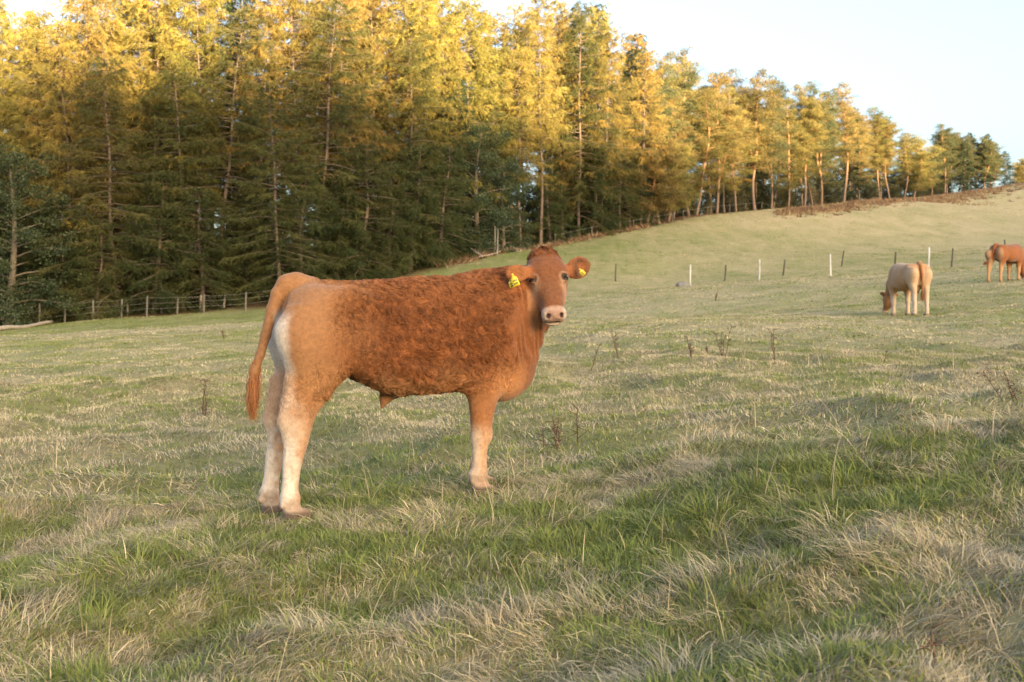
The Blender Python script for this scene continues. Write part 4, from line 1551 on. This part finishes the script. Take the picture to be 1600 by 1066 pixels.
def ear_tag(c, right, down, w, h, name='ear_tag'):
    """a soft plastic tag: narrow neck with its stud, shield-shaped plate, printed number lines"""
    right, down = unit(np.asarray(right, float)), np.asarray(down, float)
    down = unit(down - right * (right @ down))
    nn = np.cross(right, down)
    if nn @ w2c((0, -1, 0)) < 0:
        nn = -nn
    prof = [(-.14, 0), (.14, 0), (.16, .22), (.46, .36), (.5, .95), (.44, 1), (-.44, 1), (-.5, .95), (-.46, .36), (-.16, .22)]
    t_ = .0022
    front = [c + right * a * w + down * b * h + nn * (t_ + .10 * h * (b - .5) ** 2) for a, b in prof]
    back = [q - nn * 2 * t_ for q in front]
    k_ = len(prof)
    ctr = [np.mean(front, 0), np.mean(back, 0)]
    v = np.array(front + back + ctr)
    tr = []
    for i in range(k_):
        j = (i + 1) % k_
        tr += [(i, j, 2 * k_), (k_ + j, k_ + i, 2 * k_ + 1), (i, k_ + i, k_ + j), (i, k_ + j, j)]
    o = obj(name, mesh_from(name, v, np.array(tr), [M_TAG]), calf)
    v, f = uv_ball(c + down * h * .10 + nn * .003, np.array([w * .16, w * .16, w * .10]), np.eye(3), 10, 6)
    obj('stud', mesh_from('stud', v, f[:, ::-1], [M_TAG], None, True), o)
    vv, tt = [], []
    for r_, (y0, cols_) in enumerate(((.50, 3), (.74, 4))):
        for j in range(cols_):
            xa = -.32 + .64 * j / cols_ + .03
            xb = xa + .64 / cols_ - .06
            b0 = len(vv)
            for a, b in ((xa, y0), (xb, y0), (xb, y0 + .13), (xa, y0 + .13)):
                vv.append(c + right * a * w + down * b * h + nn * (t_ + .0012 + .10 * h * (b - .5) ** 2))
            tt.append((b0, b0 + 1, b0 + 2, b0 + 3))
    obj('printed_number', mesh_from('printed_number', np.array(vv), np.array(tt), [M_TAGINK]), o)


X_, Z_ = w2c((1, 0, 0)), w2c((0, 0, 1))
ear_tag(w2c(at(800, 428, 5.045) - CO), w2c((.92, 0, .38)), w2c((.42, -.1, -1)), .036, .066)
ear_tag(w2c(at(796, 436, 5.075) - CO), w2c((.8, .5, .3)), w2c((.25, 0, -1)), .026, .046)
ear_tag(w2c(at(905, 420, 5.155) - CO), w2c((.75, .1, .62)), w2c((-.45, 0, -1)), .026, .042)


# ------------------------------------------------------------------ the two grazing cattle
def build_cow(name, label, loc, heading, sc, cols, tailpts, headpose, udder=False, stance=(0, 0, 0, 0)):
    root = empty(name, tuple(loc), math.atan2(heading[1], heading[0]))
    root.scale = (sc, sc, sc)
    tag(root, label, 'cow')
    ca, sa = heading[0], heading[1]

    def fz(x, y):
        return (ground(loc[0] + sc * (x * ca - y * sa), loc[1] + sc * (x * sa + y * ca)) - loc[2]) / sc
    F = Field((-.95, -.42, -.25), (1.45, .42, 1.35), 0.018)
    F.add(*loft(spline([(x, 0, zc, hw * 1.12, hz) for x, zc, hz, hw in TORSO], 50), np.eye(3), (0, 0, 0), 2.3), 0.06)
    for sg in (-1, 1):
        F.add(*ellip((-.44, sg * .14, .93), (.16, .115, .20)), 0.08)
        F.add(*ellip((-.49, sg * .11, .84), (.09, .095, .19)), 0.07)
        F.add(*ellip((-.36, sg * .19, 1.09), (.08, .045, .045)), 0.08)
        F.add(*ellip((.40, sg * .17, .86), (.13, .08, .22)), 0.08)
        F.add(*ellip((.0, sg * .15, .80), (.32, .16, .18)), 0.10)
    if udder:
        F.add(*ellip((-.30, 0, .64), (.12, .10, .10)), 0.06)
        for sx in (-1, 1):
            for sg in (-1, 1):
                F.add(*rcone((-.30 + sx * .05, sg * .05, .58), (-.30 + sx * .05, sg * .055, .50), .022, .014), 0.03)
    for st_, x, y in ((HIND, -.52 + stance[0], -.15), (HIND, -.54 + stance[1], .15), (FORE, .42 + stance[2], -.14), (FORE, .45 + stance[3], .14)):
        leg(F, st_, x, y, fz(x, y), 0.05, 0.0, 1.15)
        z = fz(x, y)
        for sg in (-1, 1):
            F.add(*ellip((x + .03, y + sg * .024, z + .03), (.062, .024, .038)), 0.012)
    for a, b in zip(tailpts[:-1], tailpts[1:]):
        F.add(*rcone(a[:3], b[:3], a[3], b[3]), 0.015)
    hb, hm, nk = (np.array(q, float) for q in headpose)
    R = frame_from(hm - hb, (1, 0, .25))
    F.add(*rcone((.52, 0, .92), nk, .235, .150), 0.08)
    F.add(*rcone(nk, hb + np.array([-.03, 0, -.06]), .150, .105), 0.06)
    ears = [(hb + R[1] * sg * .075 + R[0] * .02, R[1] * sg + np.array([-.25, 0, .25]), R[2], .15, .10) for sg in (-1, 1)]
    head_into(F, R, hb, 1.0, ears, False)
    V, Q = F.skin(1)
    x, y, z = V.T
    n1 = noise3(V / .12, 63)
    base, rear, legc, headc = (np.array(c) for c in cols)
    c = np.tile(base, (len(V), 1)) * (1 + .10 * n1)[:, None]
    c = lerp3(c, rear, smooth(-.44, -.54, x + .03 * n1) * smooth(1.12, .98, z))
    c = lerp3(c, legc, smooth(.62, .40, z - fz(0, 0) + .04 * n1) * (x < .62))
    c = lerp3(c, headc, smooth(.52, .72, x + .04 * n1))
    H = (V - hb) @ R.T
    c = lerp3(c, (.62, .42, .33), smooth(.35, .38, H[:, 0]) * (np.abs(H[:, 1]) < .12) * (x > .6))
    tw = (x < -.56) & (np.abs(y) < .06)
    c = np.where(tw[:, None], np.array(headc) * 1.0, c)
    c = lerp3(c, (.14, .10, .07), smooth(.07, .04, z - np.where(x > 0, fz(.43, 0), fz(-.53, 0))) * .8)
    obj('body', mesh_from(name + '_body', V, Q, [M_COAT], np.clip(c, .01, .9), True), root)
    hp_ = lambda a, l, n_: hb + np.array([a, l, n_]) @ R
    for sg in (-1, 1):
        v, f = uv_ball(hp_(.150, sg * .100, -.02), (.018, .016, .016), R, 10, 6)
        obj('eye', mesh_from('eye', v, f[:, ::-1], [M_EYE], None, True), root)
    # the tuft at the end of the tail
    rng = np.random.default_rng(17)
    e = np.array(tailpts[-1][:3])
    d_ = unit(e - np.array(tailpts[-2][:3]))
    m_ = 160
    u_ = np.linspace(0, 1, 5)
    dirs = unit(d_ + rng.normal(size=(m_, 3)) * .16 + np.array([0, 0, -.25]))
    S_ = (e - d_ * .05)[None, None] + dirs[:, None] * (rng.uniform(.10, .22, m_)[:, None] * u_)[..., None] + rng.normal(size=(m_, 1, 3)) * .01
    curves_object('tail_switch', S_, .004 * (1 - .6 * u_)[None] * np.ones((m_, 1)), np.array(headc) * rng.uniform(.5, 1.1, m_)[:, None], M_FUR, root)
    return root


h1 = unit(np.array([-0.02, 1.0]))
p1 = gpt(1421, 24.7)
build_cow('cow', 'cream grazing cow seen from behind, tail hanging', p1, h1, 1.13,
          [(.37, .205, .098), (.43, .29, .18), (.46, .36, .27), (.27, .125, .050)],
          [(-.42, 0, 1.16, .05), (-.52, 0, 1.18, .040), (-.575, -.01, 1.10, .032), (-.60, -.02, .95, .026), (-.605, -.03, .75, .022), (-.60, -.03, .52, .018)],
          [(.90, .10, .50), (1.03, .15, .13), (.74, .05, .74)], True, (.0, -.06, .0, .08))
h2 = unit(np.array([0.86, 0.51]))
p2 = gpt(1571, 32.6)
build_cow('cow', 'red-brown grazing cow at the right edge, tail swung out', p2, h2, 1.02,
          [(.20, .070, .022), (.27, .15, .08), (.36, .20, .10), (.18, .062, .020)],
          [(-.42, 0, 1.16, .05), (-.52, .01, 1.17, .040), (-.575, .02, 1.08, .032), (-.60, .04, .92, .026), (-.64, .06, .76, .022), (-.72, .08, .66, .018), (-.82, .10, .62, .014)],
          [(.88, -.02, .50), (1.00, -.04, .13), (.74, 0, .74)], False, (.05, -.10, .06, -.05))


# ------------------------------------------------------------------ fences, stone, log
def post_mesh(h, r, col, seed, flat=False):
    rng = np.random.default_rng(seed)
    m_ = MB()
    t = np.linspace(0, 1, 6)
    p = np.stack([.02 * np.sin(t * 3 + seed), .02 * np.cos(t * 2.5 + seed), -.25 + (h + .25) * t], 1)
    cols_ = np.array(col) * rng.uniform(.8, 1.15, 6)[:, None]
    m_.tube(p, r * np.array([1.05, 1.03, 1, .98, .96, .90]), 8, cols_, jitter=.08, seed=seed)
    return m_.mesh('post', M_WOOD)


GREYW, DARKW, PALEW = (.11, .10, .08), (.085, .075, .062), (.42, .41, .39)
WF = empty('wire_fence', tuple(gpt(200, 60)))
tag(WF, 'wooden post and wire fence along the foot of the wood', 'fence')
org = np.array(WF.location)
tops = []
for i, (u, ph_, d) in enumerate(((-45, 1.2, 60.3), (13, 1.2, 60.2), (61, 1.35, 60), (101, 1.2, 60), (145, 1.18, 60), (190, 1.15, 60.3), (230, 1.25, 60), (277, 1.12, 60.2), (319, 1.12, 60.5), (384, 1.15, 61), (440, 1.15, 62), (500, 1.15, 63.5))):
    p = gpt(u, d)
    o = obj('post', post_mesh(ph_, .06, GREYW, 500 + i), WF, tuple(p - org))
    o.rotation_euler = (random.gauss(0, .03), random.gauss(0, .05), random.uniform(0, 6))
    tops.append((p, ph_))
for k_, fr in enumerate((.92, .66, .38)):
    w_ = MB()
    pts = []
    for (pa, ha), (pb, hb_) in zip(tops[:-1], tops[1:]):
        for t in np.linspace(0, 1, 5)[:-1]:
            q = pa * (1 - t) + pb * t
            q = q + np.array([0, -.07, (ha * (1 - t) + hb_ * t) * fr - .12 * t * (1 - t)])
            pts.append(q - org)
    w_.tube(np.array(pts), .006, 4, (.20, .19, .17))
    obj('wire', w_.mesh('wire', M_WIRE), WF)
BF = empty('wire_fence', tuple(gpt(180, 64)))
tag(BF, 'older fence of short grey posts just inside the wood', 'fence')
org = np.array(BF.location)
tops = []
for i, u in enumerate((-10, 31, 82, 137, 200, 252, 312, 350)):
    p = gpt(u, 63.2)
    o = obj('post', post_mesh(1.05, .065, (.22, .20, .16), 540 + i), BF, tuple(p - org))
    o.rotation_euler = (random.gauss(0, .05), random.gauss(0, .07), random.uniform(0, 6))
    tops.append((p, 1.0))
w_ = MB()
w_.tube(np.array([p + np.array([0, 0, .85 - .1 * (i % 2)]) - org for i, (p, _) in enumerate(tops)]), .009, 4, (.17, .16, .14))
obj('wire', w_.mesh('wire', M_WIRE), BF)
EF = empty('wire_fence', tuple(gpt(1000, 96)))
tag(EF, 'low fence of thin stakes under the pines on the brow', 'fence')
org = np.array(EF.location)
tops = []
for i, u in enumerate((868, 893, 925, 957, 990, 1020, 1052, 1068, 1105, 1140, 1165, 1190)):
    p = gpt(u, float(np.interp(u, TL_U, TL_D)) - 1.6)
    o = obj('post', post_mesh(1.0, .035, (.14, .125, .10), 570 + i), EF, tuple(p - org))
    o.rotation_euler = (random.gauss(0, .05), random.gauss(0, .09), 0)
    tops.append(p)
w_ = MB()
w_.tube(np.array([p + np.array([0, 0, .9]) - org for p in tops]), .012, 4, (.17, .16, .14))
obj('wire', w_.mesh('wire', M_WIRE), EF)

RPOST = [(962, 59, 1.05, DARKW, .03, 'grey post standing nearest the looking calf', .05),
         (1079, 54, 1.15, PALEW, -.02, 'white post beside the grey stone', .052),
         (1133, 56, .92, DARKW, .02, 'short dark post between the two left white posts', .050),
         (1186, 54, 1.12, PALEW, .0, 'white post left of the dark leaning post', .052),
         (1223, 57, .92, DARKW, .14, 'dark post leaning right between two white posts', .050),
         (1297, 52, 1.15, PALEW, .03, 'tall white post in the middle of the pasture fence', .055),
         (1315, 62, 1.0, DARKW, .20, 'thin dark post leaning beside the tall white post', .045),
         (1399, 53, 1.05, DARKW, .0, 'dark post rising behind the cream cow', .050),
         (1451, 53, 1.18, PALEW, .0, 'white post right behind the tail of the cream cow', .055),
         (1487, 55, 1.05, DARKW, .04, 'dark post between the two grazing cows', .050),
         (1570, 56, 1.2, DARKW, .0, 'dark post rising behind the red-brown cow', .045)]
for i, (u, d, h, col, lean, lab, r_) in enumerate(RPOST):
    o = obj('fence_post', post_mesh(h, r_, col, 600 + i), None, tuple(gpt(u, d)))
    o.rotation_euler = (random.gauss(0, .03), lean, random.uniform(-.2, .2))
    tag(o, lab, 'post', 'posts across the pasture')

v, f = uv_ball(np.zeros(3), np.ones(3), np.eye(3), 24, 16)
v = v * np.array([.34, .25, .20])
v *= (1 + .22 * noise3(v / .18 + 3, 95) + .10 * noise3(v / .07, 96))[:, None]
tag(obj('stone', mesh_from('stone', v, f[:, ::-1], [M_STONE], np.tile([.17, .165, .155], (len(v), 1)), True), None, tuple(gpt(1066, 53) + np.array([0, 0, .08]))),
    'grey field stone at the foot of a white post', 'stone')

la, lb = gpt(-12, 51.5), gpt(85, 58.5)
m_ = MB()
t = np.linspace(0, 1, 14)
pp = la[None] * (1 - t[:, None]) + lb[None] * t[:, None]
pp[:, 2] = ground(pp[:, 0], pp[:, 1]) + .12 + .03 * np.sin(t * 9)
pp[:, 0] += .12 * np.sin(t * 5)
m_.tube(pp - la, .13 - .05 * t, 9, (.33, .28, .215), jitter=.08, seed=5)
tag(obj('fallen_log', m_.mesh('fallen_log', M_BARK), None, tuple(la)), 'long pale fallen pole lying in the grass by the fence', 'log')


# ------------------------------------------------------------------ fallen branches and stumps at the wood edge
def fallen_branch(u, d, L, rz, pitch, seed, label):
    rng = np.random.default_rng(seed)
    m_ = MB()
    t = np.linspace(0, 1, 9)
    p = np.stack([L * t, .12 * L * np.sin(t * 3 + seed), .10 + math.sin(pitch) * L * t + .05 * np.sin(t * 7)], 1)
    m_.tube(p, .055 * (1 - .75 * t), 6, (.34, .29, .24), jitter=.1, seed=seed)
    for j in range(4):
        i0 = 2 + j
        sd = rng.choice([-1, 1])
        q = p[i0] + np.outer(np.linspace(0, 1, 5), np.array([.35, .30 * sd, rng.uniform(-.02, .5)]) * L * .45)
        m_.tube(q, .026 * (1 - .8 * np.linspace(0, 1, 5)), 4, (.32, .27, .22))
    o = obj('fallen_branch', m_.mesh('fallen_branch', M_BARK), None, tuple(gpt(u, d)))
    o.rotation_euler = (0, 0, rz)
    tag(o, label, 'branch', 'fallen branches')


fallen_branch(742, 72.5, 1.9, .25, .30, 1, 'bare pale branch propped up in the brown litter')
fallen_branch(757, 73.0, 1.7, 2.4, .45, 2, 'bare branch crossing the propped one at the wood edge')
fallen_branch(792, 77.5, 2.4, .1, .02, 3, 'pale broken branch lying flat behind the calf')
fallen_branch(815, 79.5, 2.0, 2.9, .05, 4, 'branch heap piece beside the grey trunk')
for u, d, h, r_, lab in ((773, 76.5, 2.2, .07, 'pale broken stem standing behind the calf, taller of two'), (777.5, 76.6, 1.9, .06, 'pale broken stem standing behind the calf, shorter of two'),
                         (777, 74.5, .9, .09, 'short pale stump in front of the broken stems')):
    o = obj('stump', post_mesh(h, r_, (.17, .15, .125), int(u)), None, tuple(gpt(u, d)))
    tag(o, lab, 'stump')


# ------------------------------------------------------------------ dead weed stalks in the pasture
def ground_hit(u, v):
    d = np.concatenate([np.arange(2, 20, .02), np.arange(20, 120, .1)])
    x = (u - 800) / F_PX * d
    z = CAMZ - (v - HZ) / F_PX * d
    g = ground(x, d)
    i = int(np.argmax(g > z))
    return np.array([x[i], d[i], g[i]])


def weed(u, v, hpx, stems, seed, label, lean=0.0, tangle=False, col=(.095, .060, .045)):
    rng = np.random.default_rng(seed)
    p = ground_hit(u, v)
    H = hpx / F_PX * p[1]
    px = p[1] / F_PX
    thick = max(.0035, .75 * px) * (1.5 if tangle else 1)
    m_ = MB()
    for k_ in range(stems):
        h = H * (1 if k_ == 0 else rng.uniform(.5, .95))
        t = np.linspace(0, 1, 8)
        ln = lean + rng.normal() * .16
        q = np.stack([rng.normal() * (.25 if tangle else .03) * H + ln * h * t + .02 * h * np.sin(t * 6 + k_), rng.normal() * .04 + rng.normal() * .15 * h * t, h * t - .02], 1)
        m_.tube(q, thick * (1 - .55 * t), 5, np.array(col) * rng.uniform(.7, 1.3))
        for b in range(6 if not tangle else 7):
            i0 = rng.integers(2, 8)
            sd = rng.choice([-1, 1])
            ll = h * rng.uniform(.08, .2) * (2.2 if tangle else 1)
            dirv = np.array([sd * rng.uniform(.4, 1), rng.normal() * .4, rng.uniform(.1, .9) if not tangle else rng.uniform(-.5, .7)])
            e_ = q[i0] + np.outer(np.linspace(0, 1, 4), unit(dirv) * ll)
            m_.tube(e_, thick * .5 * (1 - .5 * np.linspace(0, 1, 4)), 4, np.array(col) * rng.uniform(.7, 1.3))
            if not tangle:
                nn = 6
                c = e_[rng.integers(0, 4, nn)] + rng.normal(size=(nn, 3)) * .012
                vv, tt = blades(c, unit(rng.normal(size=(nn, 3))), np.full(nn, .012 + .6 * px), np.full(nn, .006 + .4 * px), rng)
                m_.tris(vv, tt, np.array(col) * 1.1)
    o = obj('dead_weed', m_.mesh('dead_weed', M_STALK, False), None, tuple(p))
    tag(o, label, 'weed', 'dead weed stalks in the pasture')


weed(318, 651, 58, 4, 1, 'bushy brown dead dock left of the calf', .03)
weed(350, 531, 16, 2, 2, 'tiny dead weed far left of the calf tail', .0)
weed(925, 581, 44, 1, 3, 'single bent dead stalk just right of the calf chest', .02)
weed(966, 561, 48, 2, 4, 'dead stalk second to the right of the calf', -.08)
weed(1082, 560, 40, 3, 5, 'branching dead weed, left of the middle pair', -.05)
weed(1105, 552, 14, 2, 12, 'very short dead weed between the middle pair', 0)
weed(1127, 558, 48, 4, 6, 'bushy dead weed, right of the middle pair', .05)
weed(1208, 565, 52, 2, 7, 'tall thin dead weed below the dark leaning post', -.03)
weed(1387, 489, 28, 2, 8, 'dead weed beside the grazing cream cow', .02)
weed(1119, 470, 16, 2, 13, 'small faint dead weed below the white post', .0)
weed(1378, 566, 22, 1, 14, 'short dead stalk well below the cream cow', .0)
weed(1562, 628, 54, 1, 9, 'dark slanting dead stalk at the right edge', -.45)
weed(1590, 632, 58, 2, 10, 'rightmost dark dead stalk at the frame edge', -.22)
weed(880, 700, 64, 6, 11, 'tangled rusty dead weed by the calf foreleg', .02, True, (.085, .048, .034))
weed(1490, 1062, 90, 1, 15, 'dark twig standing in the near grass at lower right', .10, True)


# ------------------------------------------------------------------ dead bracken
rb = np.random.default_rng(44)
VV, TT, CCb, nb_ = [], [], [], 0
for i in range(2900):
    if i < 2300:
        u = rb.uniform(1215, 1660)
        tl = np.interp(u, TL_U, TL_D)
        wd_ = np.interp(u, [1200, 1350, 1600], [.015, .035, .055])
        d = tl * (np.interp(u, [1150, 1300, 1660], [.90, .86, .85]) + rb.normal() * wd_)
        s_ = rb.uniform(.35, .75)
    else:
        u = rb.uniform(690, 1010)
        tl = np.interp(u, TL_U, TL_D)
        d = tl - 1.2 + rb.normal() * 1.2
        s_ = rb.uniform(.35, .7)
    x = (u - 800) / F_PX * d
    p = np.array([x, d, ground(x, d)])
    m = 9
    az = rb.uniform(0, 6.28, m)
    el = rb.uniform(.2, 1.1, m)
    dirs = np.stack([np.cos(az) * np.cos(el), np.sin(az) * np.cos(el), np.sin(el)], 1)
    vv, tt = blades(np.tile(p - np.array([0, 0, .05]), (m, 1)) + rb.normal(size=(m, 3)) * np.array([.25, .25, .0]), dirs, s_ * rb.uniform(.6, 1.1, m), np.full(m, .22 * s_), rb)
    VV.append(vv), TT.append(tt + nb_)
    nb_ += len(vv)
    c = np.array([.23, .135, .080]) * rb.uniform(.6, 1.25) if rb.uniform() < .65 else np.array([.33, .25, .14])
    CCb.append(np.tile(c, (len(vv), 1)))
o = obj('bracken', mesh_from('bracken', np.concatenate(VV), np.concatenate(TT), [M_GRASS], np.concatenate(CCb)))
o['kind'] = 'stuff'
o['label'] = 'rust brown dead bracken along the brow and the wood edge'
